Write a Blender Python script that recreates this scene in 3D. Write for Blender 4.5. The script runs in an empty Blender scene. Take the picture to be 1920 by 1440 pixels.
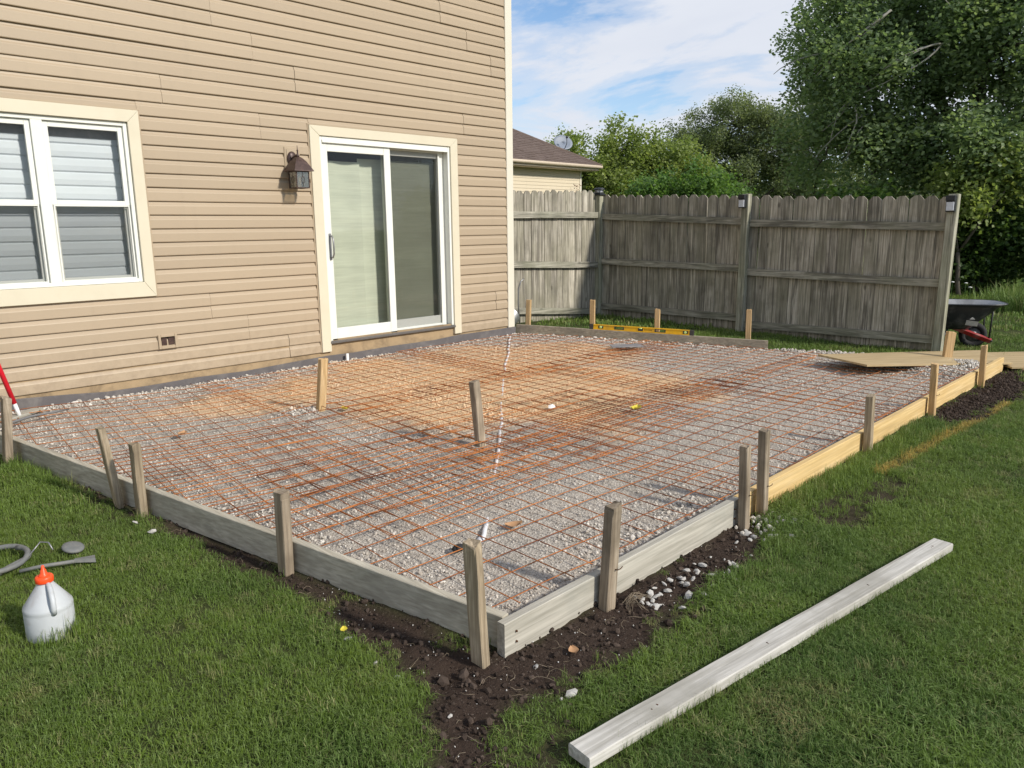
import bpy, bmesh, math, random
import numpy as np
from mathutils import Vector, Matrix, Euler

SC = bpy.context.scene
COL = SC.collection
RNG = np.random.default_rng(7)
rnd = random.Random(11)
rad = math.radians

# ------------------------------------------------------------------ camera, sky, sun, exposure
cam_d = bpy.data.cameras.new('camera')
cam = bpy.data.objects.new('camera', cam_d)
COL.objects.link(cam)
cF = Vector((0.70419626, 0.68069599, -0.20189255))
cR = Vector((0.69328658, -0.72057338, -0.01130104))
cU = Vector((0.15317097, 0.13201125, 0.97934248))
cam.matrix_world = Matrix(((cR.x, cU.x, -cF.x, 0.0), (cR.y, cU.y, -cF.y, -6.6495), (cR.z, cU.z, -cF.z, 1.5), (0, 0, 0, 1)))
cam_d.sensor_width = 36.0
cam_d.lens = 36.0 * 1434.93 / 1920.0
cam_d.clip_start = 0.05
cam_d.clip_end = 900.0
SC.camera = cam
CAMP = np.array([0.0, -6.6495, 1.5])

SUN_EL, SUN_AZ = rad(33.0), rad(12.5)      # azimuth from -y toward +x
S = Vector((math.sin(SUN_AZ) * math.cos(SUN_EL), -math.cos(SUN_AZ) * math.cos(SUN_EL), math.sin(SUN_EL)))
sun_d = bpy.data.lights.new('sun', 'SUN')
sun_d.energy = 2.75
sun_d.angle = rad(4.5)
sun_d.color = (1.0, 0.94, 0.85)
sun = bpy.data.objects.new('sun', sun_d)
COL.objects.link(sun)
sun.rotation_euler = S.to_track_quat('Z', 'Y').to_euler()
sun.location = (0, 0, 30)

world = bpy.data.worlds.new('World')
SC.world = world
world.use_nodes = True
SC.view_settings.view_transform = 'Standard'
SC.view_settings.look = 'None'
SC.view_settings.gamma = 1.0
SC.view_settings.use_curve_mapping = False
SC.view_settings.exposure = 0.62
try:
    SC.cycles.max_bounces = 8
    SC.cycles.transparent_max_bounces = 12
    SC.cycles.use_denoising = True
    SC.cycles.caustics_reflective = False
    SC.cycles.caustics_refractive = False
except Exception:
    pass


# ------------------------------------------------------------------ node helper
class NT:
    def __init__(self, tree):
        self.t = tree
        self.n = tree.nodes
        self.l = tree.links

    def node(self, typ, **kw):
        n = self.n.new(typ)
        ins = kw.pop('ins', {})
        for k, v in kw.items():
            setattr(n, k, v)
        for k, v in ins.items():
            s = n.inputs[k]
            if isinstance(v, bpy.types.NodeSocket):
                self.l.new(v, s)
            else:
                try:
                    s.default_value = v
                except Exception:
                    s.default_value = tuple(v) + (1.0,)
        return n

    def link(self, a, b):
        self.l.new(a, b)

    def math(self, op, a, b=0.0, c=0.0, clamp=False):
        n = self.node('ShaderNodeMath', operation=op, ins={0: a, 1: b, 2: c})
        n.use_clamp = clamp
        return n.outputs[0]

    def vmath(self, op, a, b=(0, 0, 0)):
        n = self.node('ShaderNodeVectorMath', operation=op, ins={0: a, 1: b})
        return n.outputs[0]

    def noise(self, vec, scale, detail=4.0, rough=0.55, dist=0.0):
        n = self.node('ShaderNodeTexNoise', ins={'Vector': vec, 'Scale': scale, 'Detail': detail, 'Roughness': rough, 'Distortion': dist})
        return n.outputs['Fac']

    def ramp(self, fac, stops, interp='LINEAR'):
        n = self.node('ShaderNodeValToRGB', ins={'Fac': fac})
        n.color_ramp.interpolation = interp
        el = n.color_ramp.elements
        while len(el) < len(stops):
            el.new(0.5)
        for e, (p, c) in zip(el, stops):
            e.position = p
            if not hasattr(c, '__len__'):
                c = (c, c, c)
            e.color = tuple(c) + (1.0,)
        return n.outputs['Color']

    def mix(self, fac, a, b, blend='MIX'):
        n = self.node('ShaderNodeMix', data_type='RGBA', blend_type=blend)
        n.clamp_factor = True
        for idx, v in ((0, fac), (6, a), (7, b)):
            s = n.inputs[idx]
            if hasattr(v, 'is_output'):
                self.l.new(v, s)
            elif idx == 0:
                s.default_value = v
            else:
                s.default_value = tuple(v) + (1.0,) if len(v) == 3 else v
        return n.outputs[2]

    def mapping(self, vec, scale=(1, 1, 1), loc=(0, 0, 0), rot=(0, 0, 0)):
        n = self.node('ShaderNodeMapping', ins={'Vector': vec, 'Location': loc, 'Rotation': rot, 'Scale': scale})
        return n.outputs[0]


def new_mat(name):
    m = bpy.data.materials.new(name)
    m.use_nodes = True
    m.node_tree.nodes.clear()
    T = NT(m.node_tree)
    out = T.node('ShaderNodeOutputMaterial')
    bs = T.node('ShaderNodeBsdfPrincipled')
    T.link(bs.outputs[0], out.inputs[0])
    return m, T, bs, out


def setin(T, bs, **kw):
    names = {'color': 'Base Color', 'rough': 'Roughness', 'metal': 'Metallic', 'spec': 'Specular IOR Level', 'alpha': 'Alpha', 'coat': 'Coat Weight'}
    for k, v in kw.items():
        s = bs.inputs[names[k]]
        if hasattr(v, 'is_output'):
            T.link(v, s)
        elif k == 'color':
            s.default_value = tuple(v) + (1.0,)
        else:
            s.default_value = v


def bump(T, bs, height, strength=0.3, dist=0.01):
    n = T.node('ShaderNodeBump', ins={'Height': height, 'Strength': strength, 'Distance': dist})
    T.link(n.outputs[0], bs.inputs['Normal'])


# ------------------------------------------------------------------ sky
T = NT(world.node_tree)
T.n.clear()
wo = T.node('ShaderNodeOutputWorld')
bg = T.node('ShaderNodeBackground', ins={'Strength': 0.15})
T.link(bg.outputs[0], wo.inputs[0])
sky = T.node('ShaderNodeTexSky', sky_type='NISHITA')
sky.sun_disc = False
sky.sun_elevation = SUN_EL
sky.sun_rotation = math.atan2(S.x, S.y)
sky.altitude = 200.0
sky.air_density = 1.0
sky.dust_density = 0.6
sky.ozone_density = 1.2
tc = T.node('ShaderNodeTexCoord')
sep = T.node('ShaderNodeSeparateXYZ', ins={0: tc.outputs['Generated']})
zz = T.math('ADD', T.math('MAXIMUM', sep.outputs['Z'], 0.0), 0.16)
px = T.math('DIVIDE', sep.outputs['X'], zz)
py = T.math('DIVIDE', sep.outputs['Y'], zz)
cv = T.node('ShaderNodeCombineXYZ', ins={0: px, 1: py, 2: 0.0}).outputs[0]
cv = T.mapping(cv, scale=(1.0, 0.62, 1.0), rot=(0, 0, rad(38)), loc=(4.35, 1.1, 0.0))
n1 = T.noise(cv, 1.7, 8.0, 0.60, 0.35)
n2 = T.noise(cv, 0.55, 3.0, 0.5, 0.0)
cl = T.math('ADD', T.math('MULTIPLY', n1, 0.72), T.math('MULTIPLY', n2, 0.40))
mask = T.ramp(cl, [(0.47, 0.0), (0.53, 0.50), (0.60, 0.97)], 'EASE')
cshade = T.mix(T.noise(cv, 2.6, 5.0, 0.55), (3.0, 3.2, 3.65), (3.75, 3.85, 4.1))
bluer = T.mix(1.0, sky.outputs[0], (0.58, 0.66, 0.74), 'MULTIPLY')
hz = T.math('SUBTRACT', 1.0, T.math('MULTIPLY', T.math('MAXIMUM', sep.outputs['Z'], 0.0), 4.0), clamp=True)
skyc = T.mix(mask, bluer, cshade)
skyc = T.mix(T.math('MULTIPLY', hz, 0.35), skyc, (3.2, 3.4, 3.75))
T.link(skyc, bg.inputs[0])


# ------------------------------------------------------------------ noise for geometry
def vnoise(x, y, seed=0):
    x = np.asarray(x, float)
    y = np.asarray(y, float)
    xi = np.floor(x).astype(np.int64)
    yi = np.floor(y).astype(np.int64)
    fx = x - xi
    fy = y - yi
    fx = fx * fx * (3 - 2 * fx)
    fy = fy * fy * (3 - 2 * fy)

    def h(a, b):
        v = (a * 374761393 + b * 668265263 + seed * 974634777) & 0xffffffff
        v = ((v ^ (v >> 13)) * 1274126177) & 0xffffffff
        return ((v ^ (v >> 16)) & 0xffff) / 65535.0
    return (h(xi, yi) * (1 - fx) + h(xi + 1, yi) * fx) * (1 - fy) + (h(xi, yi + 1) * (1 - fx) + h(xi + 1, yi + 1) * fx) * fy


def fbm(x, y, f=1.0, o=4, seed=0):
    s = 0
    a = 0.5
    for i in range(o):
        s = s + a * vnoise(np.asarray(x) * f, np.asarray(y) * f, seed + i * 17)
        f *= 2.03
        a *= 0.5
    return s


def sstep(t):
    t = np.clip(t, 0, 1)
    return t * t * (3 - 2 * t)


def inpoly(x, y, poly):
    x = np.asarray(x)
    y = np.asarray(y)
    c = np.zeros(x.shape, bool)
    n = len(poly)
    for i in range(n):
        x1, y1 = poly[i]
        x2, y2 = poly[(i + 1) % n]
        k = ((y1 > y) != (y2 > y)) & (x < (x2 - x1) * (y - y1) / (y2 - y1 + 1e-12) + x1)
        c ^= k
    return c


def pdist(x, y, poly, closed=True):
    x = np.asarray(x, float)
    y = np.asarray(y, float)
    d = np.full(x.shape, 1e9)
    n = len(poly)
    for i in range(n if closed else n - 1):
        x1, y1 = poly[i]
        x2, y2 = poly[(i + 1) % n]
        dx, dy = x2 - x1, y2 - y1
        t = np.clip(((x - x1) * dx + (y - y1) * dy) / (dx * dx + dy * dy + 1e-12), 0, 1)
        d = np.minimum(d, np.hypot(x - x1 - t * dx, y - y1 - t * dy))
    return d


def sdist(x, y, poly):
    return np.where(inpoly(x, y, poly), -1, 1) * pdist(x, y, poly)


# ------------------------------------------------------------------ object helpers
def tag(o, label=None, cat=None, group=None, kind=None):
    if label:
        o['label'] = label
    if cat:
        o['category'] = cat
    if group:
        o['group'] = group
    if kind:
        o['kind'] = kind
    return o


def empty(name, loc=(0, 0, 0), rz=0.0):
    o = bpy.data.objects.new(name, None)
    COL.objects.link(o)
    o.empty_display_size = 0.1
    o.location = loc
    o.rotation_euler = (0, 0, rz)
    return o


class MB:
    def __init__(self):
        self.v = []
        self.f = []
        self.m = []
        self.sm = []

    def add(self, verts, faces, mi=0, smooth=False):
        b = len(self.v)
        self.v.extend([tuple(v) for v in verts])
        for f in faces:
            self.f.append(tuple(b + i for i in f))
            self.m.append(mi)
            self.sm.append(smooth)
        return self

    def box(self, lo, hi, mi=0, ch=0.0, M=None, jit=0.0):
        x0, y0, z0 = lo
        x1, y1, z1 = hi
        if ch <= 0:
            vs = [(x, y, z) for x in (x0, x1) for y in (y0, y1) for z in (z0, z1)]
            fs = [(0, 1, 3, 2), (4, 6, 7, 5), (0, 4, 5, 1), (2, 3, 7, 6), (0, 2, 6, 4), (1, 5, 7, 3)]
        else:
            vs = []
            idx = {}
            for sx in (0, 1):
                for sy in (0, 1):
                    for sz in (0, 1):
                        X = (x0, x1)[sx]
                        Y = (y0, y1)[sy]
                        Z = (z0, z1)[sz]
                        ix = X + (ch if sx == 0 else -ch)
                        iy = Y + (ch if sy == 0 else -ch)
                        iz = Z + (ch if sz == 0 else -ch)
                        for k, p in enumerate(((X, iy, iz), (ix, Y, iz), (ix, iy, Z))):
                            idx[(sx, sy, sz, k)] = len(vs)
                            vs.append(p)
            fs = []
            for s in (0, 1):
                fs.append([idx[(s, a, b, 0)] for a, b in ((0, 0), (0, 1), (1, 1), (1, 0))][:: (1 if s == 0 else -1)])
                fs.append([idx[(a, s, b, 1)] for a, b in ((0, 0), (1, 0), (1, 1), (0, 1))][:: (1 if s == 0 else -1)])
                fs.append([idx[(a, b, s, 2)] for a, b in ((0, 0), (0, 1), (1, 1), (1, 0))][:: (1 if s == 0 else -1)])
            for a in (0, 1):
                for b in (0, 1):
                    fs.append((idx[(0, a, b, 1)], idx[(1, a, b, 1)], idx[(1, a, b, 2)], idx[(0, a, b, 2)]))
                    fs.append((idx[(a, 0, b, 0)], idx[(a, 1, b, 0)], idx[(a, 1, b, 2)], idx[(a, 0, b, 2)]))
                    fs.append((idx[(a, b, 0, 0)], idx[(a, b, 1, 0)], idx[(a, b, 1, 1)], idx[(a, b, 0, 1)]))
                    for c in (0, 1):
                        fs.append((idx[(a, b, c, 0)], idx[(a, b, c, 1)], idx[(a, b, c, 2)]))
        if jit:
            vs = [(v[0] + rnd.uniform(-jit, jit), v[1] + rnd.uniform(-jit, jit), v[2] + rnd.uniform(-jit, jit)) for v in vs]
        if M is not None:
            vs = [tuple(M @ Vector(v)) for v in vs]
        return self.add(vs, fs, mi)

    def tube(self, pts, r, n=8, mi=0, cap=True, smooth=True):
        P = [Vector(p) for p in pts]
        rs = r if hasattr(r, '__len__') else [r] * len(P)
        vs = []
        up = Vector((0, 0, 1))
        prev = None
        for i, p in enumerate(P):
            t = (P[min(i + 1, len(P) - 1)] - P[max(i - 1, 0)]).normalized()
            if prev is None:
                a = t.cross(up)
                if a.length < 0.05:
                    a = t.cross(Vector((1, 0, 0)))
                a.normalize()
            else:
                a = (prev - t * prev.dot(t)).normalized()
            prev = a
            b = t.cross(a)
            for k in range(n):
                q = 2 * math.pi * k / n
                vs.append(p + (a * math.cos(q) + b * math.sin(q)) * rs[i])
        fs = []
        for i in range(len(P) - 1):
            for k in range(n):
                fs.append((i * n + k, i * n + (k + 1) % n, (i + 1) * n + (k + 1) % n, (i + 1) * n + k))
        if cap:
            fs.append(tuple(range(n))[::-1])
            fs.append(tuple((len(P) - 1) * n + k for k in range(n)))
        return self.add(vs, fs, mi, smooth)

    def lathe(self, prof, n=24, mi=0, c=(0, 0, 0), M=None, smooth=True):
        vs = []
        for (r, z) in prof:
            for k in range(n):
                q = 2 * math.pi * k / n
                vs.append((c[0] + r * math.cos(q), c[1] + r * math.sin(q), c[2] + z))
        fs = []
        for i in range(len(prof) - 1):
            for k in range(n):
                fs.append((i * n + k, i * n + (k + 1) % n, (i + 1) * n + (k + 1) % n, (i + 1) * n + k))
        fs.append(tuple(range(n))[::-1])
        fs.append(tuple((len(prof) - 1) * n + k for k in range(n)))
        if M is not None:
            vs = [tuple(M @ Vector(v)) for v in vs]
        return self.add(vs, fs, mi, smooth)

    def mesh(self, name, mats):
        me = bpy.data.meshes.new(name)
        me.from_pydata(self.v, [], self.f)
        for m in (mats if isinstance(mats, (list, tuple)) else [mats]):
            me.materials.append(m)
        me.polygons.foreach_set('material_index', self.m)
        me.polygons.foreach_set('use_smooth', self.sm)
        me.update()
        bm = bmesh.new()
        bm.from_mesh(me)
        bmesh.ops.recalc_face_normals(bm, faces=bm.faces)
        bm.to_mesh(me)
        bm.free()
        return me

    def build(self, name, mats, parent=None, loc=None, **kw):
        me = self.mesh(name, mats)
        o = bpy.data.objects.new(name, me)
        COL.objects.link(o)
        if parent is not None:
            o.parent = parent
        if loc is not None:
            o.location = loc
        if kw:
            tag(o, **kw)
        return o


def inst(name, me, parent=None, loc=(0, 0, 0), rot=(0, 0, 0), scale=None, **kw):
    o = bpy.data.objects.new(name, me)
    COL.objects.link(o)
    if parent is not None:
        o.parent = parent
    o.location = loc
    o.rotation_euler = rot
    if scale is not None:
        o.scale = scale if hasattr(scale, '__len__') else (scale,) * 3
    if kw:
        tag(o, **kw)
    return o


def scatter(name, protos, pts, rot, scl, pick, mat, parent=None):
    """one object: the proto meshes and the points live in its own mesh, geometry nodes set the pieces on the points"""
    vs, fs, pid = [], [], []
    for k, (pv, pf) in enumerate(protos):
        b = len(vs)
        vs += [tuple(v) for v in pv]
        fs += [tuple(b + i for i in f) for f in pf]
        pid += [k] * len(pv)
    n0 = len(vs)
    N = len(pts)
    me = bpy.data.meshes.new(name)
    me.from_pydata(vs + [tuple(p) for p in np.asarray(pts).tolist()], [], fs)
    me.materials.append(mat)
    a = me.attributes.new('pid', 'INT', 'POINT')
    a.data.foreach_set('value', np.array(pid + [-1] * N, dtype=np.int32))
    r = np.zeros((n0 + N, 3), np.float32)
    r[n0:] = rot
    a = me.attributes.new('prot', 'FLOAT_VECTOR', 'POINT')
    a.data.foreach_set('vector', r.ravel())
    s = np.ones((n0 + N, 3), np.float32)
    sc = np.asarray(scl, np.float32)
    s[n0:] = sc[:, None] if sc.ndim == 1 else sc
    a = me.attributes.new('pscl', 'FLOAT_VECTOR', 'POINT')
    a.data.foreach_set('vector', s.ravel())
    q = np.zeros(n0 + N, np.int32)
    q[n0:] = pick
    a = me.attributes.new('tint', 'FLOAT', 'POINT')
    a.data.foreach_set('value', np.concatenate([np.zeros(n0), RNG.uniform(0, 1, N)]).astype(np.float32))
    a = me.attributes.new('ppick', 'INT', 'POINT')
    a.data.foreach_set('value', q)
    o = bpy.data.objects.new(name, me)
    COL.objects.link(o)
    if parent is not None:
        o.parent = parent
    ng = bpy.data.node_groups.new(name + '_nodes', 'GeometryNodeTree')
    ng.interface.new_socket('Geometry', in_out='INPUT', socket_type='NodeSocketGeometry')
    ng.interface.new_socket('Geometry', in_out='OUTPUT', socket_type='NodeSocketGeometry')
    G = ng.nodes
    L = ng.links
    gi = G.new('NodeGroupInput')
    go = G.new('NodeGroupOutput')

    def named(nm, typ):
        n = G.new('GeometryNodeInputNamedAttribute')
        n.data_type = typ
        n.inputs['Name'].default_value = nm
        return n.outputs['Attribute']

    def eqsel(k):
        c = G.new('FunctionNodeCompare')
        c.data_type = 'INT'
        c.operation = 'EQUAL'
        L.new(named('pid', 'INT'), c.inputs[2])
        c.inputs[3].default_value = k
        s_ = G.new('GeometryNodeSeparateGeometry')
        s_.domain = 'POINT'
        L.new(gi.outputs[0], s_.inputs[0])
        L.new(c.outputs[0], s_.inputs[1])
        return s_.outputs[0]
    join = G.new('GeometryNodeJoinGeometry')
    for k in reversed(range(len(protos))):
        g2 = G.new('GeometryNodeGeometryToInstance')
        L.new(eqsel(k), g2.inputs[0])
        L.new(g2.outputs[0], join.inputs[0])
    mp = G.new('GeometryNodeMeshToPoints')
    L.new(eqsel(-1), mp.inputs[0])
    iop = G.new('GeometryNodeInstanceOnPoints')
    L.new(mp.outputs[0], iop.inputs['Points'])
    L.new(join.outputs[0], iop.inputs['Instance'])
    iop.inputs['Pick Instance'].default_value = True
    L.new(named('ppick', 'INT'), iop.inputs['Instance Index'])
    e2r = G.new('FunctionNodeEulerToRotation')
    L.new(named('prot', 'FLOAT_VECTOR'), e2r.inputs[0])
    L.new(e2r.outputs[0], iop.inputs['Rotation'])
    L.new(named('pscl', 'FLOAT_VECTOR'), iop.inputs['Scale'])
    L.new(iop.outputs[0], go.inputs[0])
    md = o.modifiers.new('scatter', 'NODES')
    md.node_group = ng
    return o


# ------------------------------------------------------------------ places
PZ0, PSL = 0.28, 0.03                          # top of the form boards: z = .28 + .03 y
A_WALL = (0.93, -0.03)
A_NEAR = (1.774, -4.915)
A_FAR = (9.02, -4.915)
A_BR = (8.187, -2.775)
A_BL = (6.985, 0.02)
PATIO = [A_WALL, (A_NEAR[0] + .02, A_NEAR[1] + .02), (A_FAR[0], A_FAR[1] + .02), (8.75, -3.75), (8.35, -3.05), A_BR, A_BL]


def zgrav(x, y):
    x = np.asarray(x, float)
    y = np.asarray(y, float)
    z = 0.168 + 0.0245 * y
    z = z + 0.018 * (fbm(x, y, 1.3, 3, 5) - 0.45)
    for cx, cy, h, s in ((8.12, -4.50, 0.045, .18), (8.6, -4.68, .06, .16), (2.95, -1.60, .02, .15)):
        z = z + h * np.exp(-((x - cx) ** 2 + (y - cy) ** 2) / (2 * s * s))
    return z


def zlawn0(x, y):
    x = np.asarray(x, float)
    y = np.asarray(y, float)
    z = np.clip(0.03 * (y + 4.9), 0, 0.15)
    z = z * (1 - .45 * sstep((x - 7.5) / 2.5))
    z = z * (1 - sstep((x - 12) / 6)) * (1 - sstep((y - 3) / 6) * .5)
    return z


SOIL = [(0.9, -1.2), (1.24, -1.5), (1.27, -2.0), (1.25, -2.3), (1.33, -2.7), (1.38, -3.52), (1.44, -3.81), (1.49, -4.05), (1.43, -4.3), (1.45, -4.60),
        (1.41, -4.88), (1.26, -5.06), (1.13, -5.14), (1.0, -5.4), (1.15, -5.55), (1.33, -5.30), (1.43, -5.20), (1.62, -5.16), (1.8, -5.25), (2.03, -5.30), (2.24, -5.26),
        (2.47, -5.27), (2.75, -5.16), (3.05, -5.20), (3.40, -5.10), (3.60, -4.98), (3.7, -4.85), (1.9, -4.85), (1.75, -4.8), (1.1, -.5)]
SOIL2 = [(6.2, -4.9), (6.35, -5.13), (6.6, -5.26), (7.2, -5.24), (7.82, -5.33), (8.5, -5.27), (9.0, -5.12), (9.1, -4.9)]
SPARSE = [(3.75, -5.12), (4.15, -5.03), (4.62, -5.10), (4.75, -5.30), (4.5, -5.47), (4.05, -5.42), (3.7, -5.46), (3.55, -5.25)]
SPARSE2 = [(1.30, -5.28), (1.62, -5.22), (1.75, -5.32), (1.55, -5.42), (1.30, -5.72), (1.10, -5.75), (1.12, -5.45)]
PATH = [(8.9, -4.9), (9.45, -4.45), (12.2, -6.95), (11.6, -7.4)]
HOUSE = [(-6.5, -.02), (6.93, -.02), (6.93, 9.2), (-6.5, 9.2)]


def soilmask(x, y):
    w = 0.10 * (fbm(x, y, 6.0, 4, 3) - 0.47) * 2 + .05 * (fbm(x, y, 22.0, 2, 9) - .4)
    d = np.minimum(sdist(x, y, SOIL), sdist(x, y, SOIL2)) + w
    d = d + .05 * (fbm(x, y, 45.0, 2, 19) - .45)
    m = sstep((0.07 - d) / 0.18)
    d2 = sdist(x, y, SPARSE) + w * 1.5
    d3 = sdist(x, y, SPARSE2) + w * 2
    return np.maximum(np.maximum(m, .72 * sstep((0.03 - d2) / 0.12)), .62 * sstep((0.02 - d3) / .16))


def zlawn(x, y):
    z = zlawn0(x, y) + 0.02 * (fbm(x, y, 1.1, 3, 21) - .45)
    return z


def zsoil(x, y):
    x = np.asarray(x, float)
    y = np.asarray(y, float)
    m = soilmask(x, y)
    return zlawn(x, y) + m * (0.05 * (fbm(x, y, 7, 4, 31) - .5) + .03 * (fbm(x, y, 30, 2, 41) - .4) - .004)


# ------------------------------------------------------------------ materials
def wood(name, c1, c2, c3, axis=2, scale=1.0, rough=0.75, dirt=None, dirt_amt=0.5, knots=0.3, vary=0.25, bstr=0.35, algae=None):
    m, T, bs, out = new_mat(name)
    tc = T.node('ShaderNodeTexCoord')
    oi = T.node('ShaderNodeObjectInfo')
    off = T.node('ShaderNodeCombineXYZ', ins={0: T.math('MULTIPLY', oi.outputs['Random'], 37.0), 1: T.math('MULTIPLY', oi.outputs['Random'], 19.0), 2: T.math('MULTIPLY', oi.outputs['Random'], 53.0)})
    v = T.vmath('ADD', tc.outputs['Object'], off.outputs[0])
    sc = [26.0 * scale] * 3
    sc[axis] = 1.3 * scale
    g = T.mapping(v, scale=tuple(sc))
    wv = T.noise(g, 1.6, 6.0, 0.6, 0.9)
    sc2 = [95.0 * scale] * 3
    sc2[axis] = 3.0 * scale
    fine = T.noise(T.mapping(v, scale=tuple(sc2)), 1.0, 3.0, 0.6)
    col = T.ramp(wv, [(0.30, c1), (0.5, c2), (0.68, c3)])
    col = T.mix(T.math('MULTIPLY', T.math('SUBTRACT', 0.62, fine, clamp=True), 1.6), col, tuple(.55 * q for q in c1))
    big = T.noise(v, 3.0 * scale, 4.0, 0.6)
    if dirt:
        col = T.mix(T.math('MULTIPLY', T.ramp(big, [(0.45, 0), (0.68, 1)]), dirt_amt), col, dirt)
    if knots:
        sk = [5.0 * scale] * 3
        sk[axis] = 2.4 * scale
        vo = T.node('ShaderNodeTexVoronoi', ins={'Vector': T.mapping(v, scale=tuple(sk)), 'Scale': 1.0, 'Randomness': 1.0})
        kn = T.ramp(vo.outputs['Distance'], [(0.05, 1.0), (0.12, 0.0)])
        col = T.mix(T.math('MULTIPLY', kn, knots), col, tuple(.28 * q for q in c1))
    vr = T.math('ADD', 1.0 - vary, T.math('MULTIPLY', oi.outputs['Random'], 2 * vary))
    col = T.mix(1.0, col, T.node('ShaderNodeCombineColor', ins={0: vr, 1: vr, 2: vr}).outputs[0], 'MULTIPLY')
    if algae:
        st = [30.0] * 3
        st[axis] = .9
        stn = T.noise(T.mapping(v, scale=tuple(st)), 1.0, 4.0, .65, .6)
        col = T.mix(T.math('MULTIPLY', T.ramp(stn, [(.48, 0), (.58, 1)]), .72), col, tuple(.34 * q for q in c1))
        pale = T.ramp(T.noise(T.mapping(v, scale=tuple(st)), 1.7, 3.0, .6, .3), [(.56, 0), (.70, .55)])
        col = T.mix(pale, col, tuple(min(.8, 1.25 * q) for q in c3))
        al = T.ramp(T.noise(v, 1.7, 3.0, .6), [(0.42, 0), (0.62, 1)])
        col = T.mix(T.math('MULTIPLY', al, .45), col, algae)
    setin(T, bs, color=col, rough=rough, spec=0.25)
    bump(T, bs, T.math('ADD', wv, T.math('MULTIPLY', fine, 0.6)), bstr, 0.003)
    return m


def plain(name, c, rough=0.5, metal=0.0, spec=0.4, var=0.10, nscale=12.0, dirt=None, dirt_amt=0.3, bstr=0.0, bscale=60.0):
    m, T, bs, out = new_mat(name)
    tc = T.node('ShaderNodeTexCoord')
    n = T.noise(tc.outputs['Object'], nscale, 5.0, 0.6)
    col = T.mix(n, tuple(q * (1 - var) for q in c), tuple(min(1, q * (1 + var)) for q in c))
    if dirt:
        n3 = T.ramp(T.noise(tc.outputs['Object'], nscale * .6, 6.0, .65, .4), [(0.48, 0), (0.7, 1)])
        col = T.mix(T.math('MULTIPLY', n3, dirt_amt), col, dirt)
    setin(T, bs, color=col, metal=metal, spec=spec)
    T.link(T.math('ADD', rough - .06, T.math('MULTIPLY', n, .12)), bs.inputs['Roughness'])
    if bstr:
        bump(T, bs, T.noise(tc.outputs['Object'], bscale, 4.0, .6), bstr, .004)
    return m


def siding_mat(name, c):
    m, T, bs, out = new_mat(name)
    tc = T.node('ShaderNodeTexCoord')
    oi = T.node('ShaderNodeObjectInfo')
    v = tc.outputs['Object']
    g = T.noise(T.mapping(v, scale=(4.0, 60.0, 60.0)), 2.0, 4.0, .6, .5)
    n = T.noise(v, 1.1, 4.0, .55)
    col = T.mix(n, tuple(q * .95 for q in c), tuple(q * 1.05 for q in c))
    col = T.mix(T.math('MULTIPLY', g, .14), col, tuple(q * .78 for q in c))
    vr = T.math('ADD', 0.965, T.math('MULTIPLY', oi.outputs['Random'], .07))
    col = T.mix(1.0, col, T.node('ShaderNodeCombineColor', ins={0: vr, 1: vr, 2: vr}).outputs[0], 'MULTIPLY')
    streak = T.ramp(T.noise(T.mapping(v, scale=(9.0, 1.0, .8)), 1.0, 4.0, .6), [(0.55, 0), (0.8, 1)])
    col = T.mix(T.math('MULTIPLY', streak, .12), col, (.20, .155, .11))
    zz_ = T.node('ShaderNodeSeparateXYZ', ins={0: v}).outputs[2]
    low = T.math('MULTIPLY', T.math('SUBTRACT', 1.0, T.math('DIVIDE', T.math('SUBTRACT', zz_, .25), .45), clamp=True), T.ramp(T.noise(v, 14, 5, .7), [(.42, 0), (.62, 1)]))
    col = T.mix(T.math('MULTIPLY', low, .38), col, (.24, .18, .12))
    setin(T, bs, color=col, rough=.48, spec=.35)
    bump(T, bs, g, .12, .0015)
    return m


M = {}
M['siding'] = siding_mat('tan_vinyl', (0.402, 0.317, 0.218))
M['cream'] = plain('cream_trim', (0.64, 0.585, 0.445), .42, var=.04, nscale=5, dirt=(.5, .42, .28), dirt_amt=.15)
M['cream2'] = plain('cream_corner', (0.67, 0.63, 0.52), .42, var=.04, nscale=5)
M['white'] = plain('white_vinyl', (0.74, 0.75, 0.69), .35, var=.03, nscale=6, dirt=(.5, .48, .4), dirt_amt=.12)
M['sill'] = plain('aluminium_sill', (0.20, 0.19, 0.18), .4, metal=.6, var=.15, nscale=20)
M['dark'] = plain('dark_void', (0.018, 0.018, 0.018), .8)
M['bronze'] = plain('bronze_paint', (0.060, 0.036, 0.030), .42, metal=.25, var=.3, nscale=40, dirt=(.16, .10, .08), dirt_amt=.5)
M['rubber'] = plain('black_rubber', (0.02, 0.02, 0.021), .8, var=.3, nscale=25)
M['foam'] = plain('grey_foam_strip', (0.115, 0.105, 0.105), .85, var=.25, nscale=9, dirt=(.24, .22, .2), dirt_amt=.5, bstr=.4)
M['sheath'] = plain('sheathing', (0.36, 0.26, 0.15), .8, var=.25, nscale=7, dirt=(.14, .10, .06), dirt_amt=.8, bstr=.3)
M['galv'] = plain('galvanised', (0.42, 0.43, 0.43), .45, metal=.75, var=.2, nscale=14, dirt=(.2, .2, .2), dirt_amt=.5)
M['steel'] = plain('dull_steel', (0.30, 0.30, 0.30), .42, metal=.7, var=.2, nscale=25)
M['hose'] = plain('grey_hose', (0.15, 0.155, 0.15), .6, var=.2, nscale=30, dirt=(.28, .25, .2), dirt_amt=.4)
M['red'] = plain('red_paint', (0.26, 0.018, 0.016), .45, var=.25, nscale=14, dirt=(.35, .2, .17), dirt_amt=.7)
M['redp'] = plain('red_plastic', (0.70, 0.015, 0.03), .35, var=.08)
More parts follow.
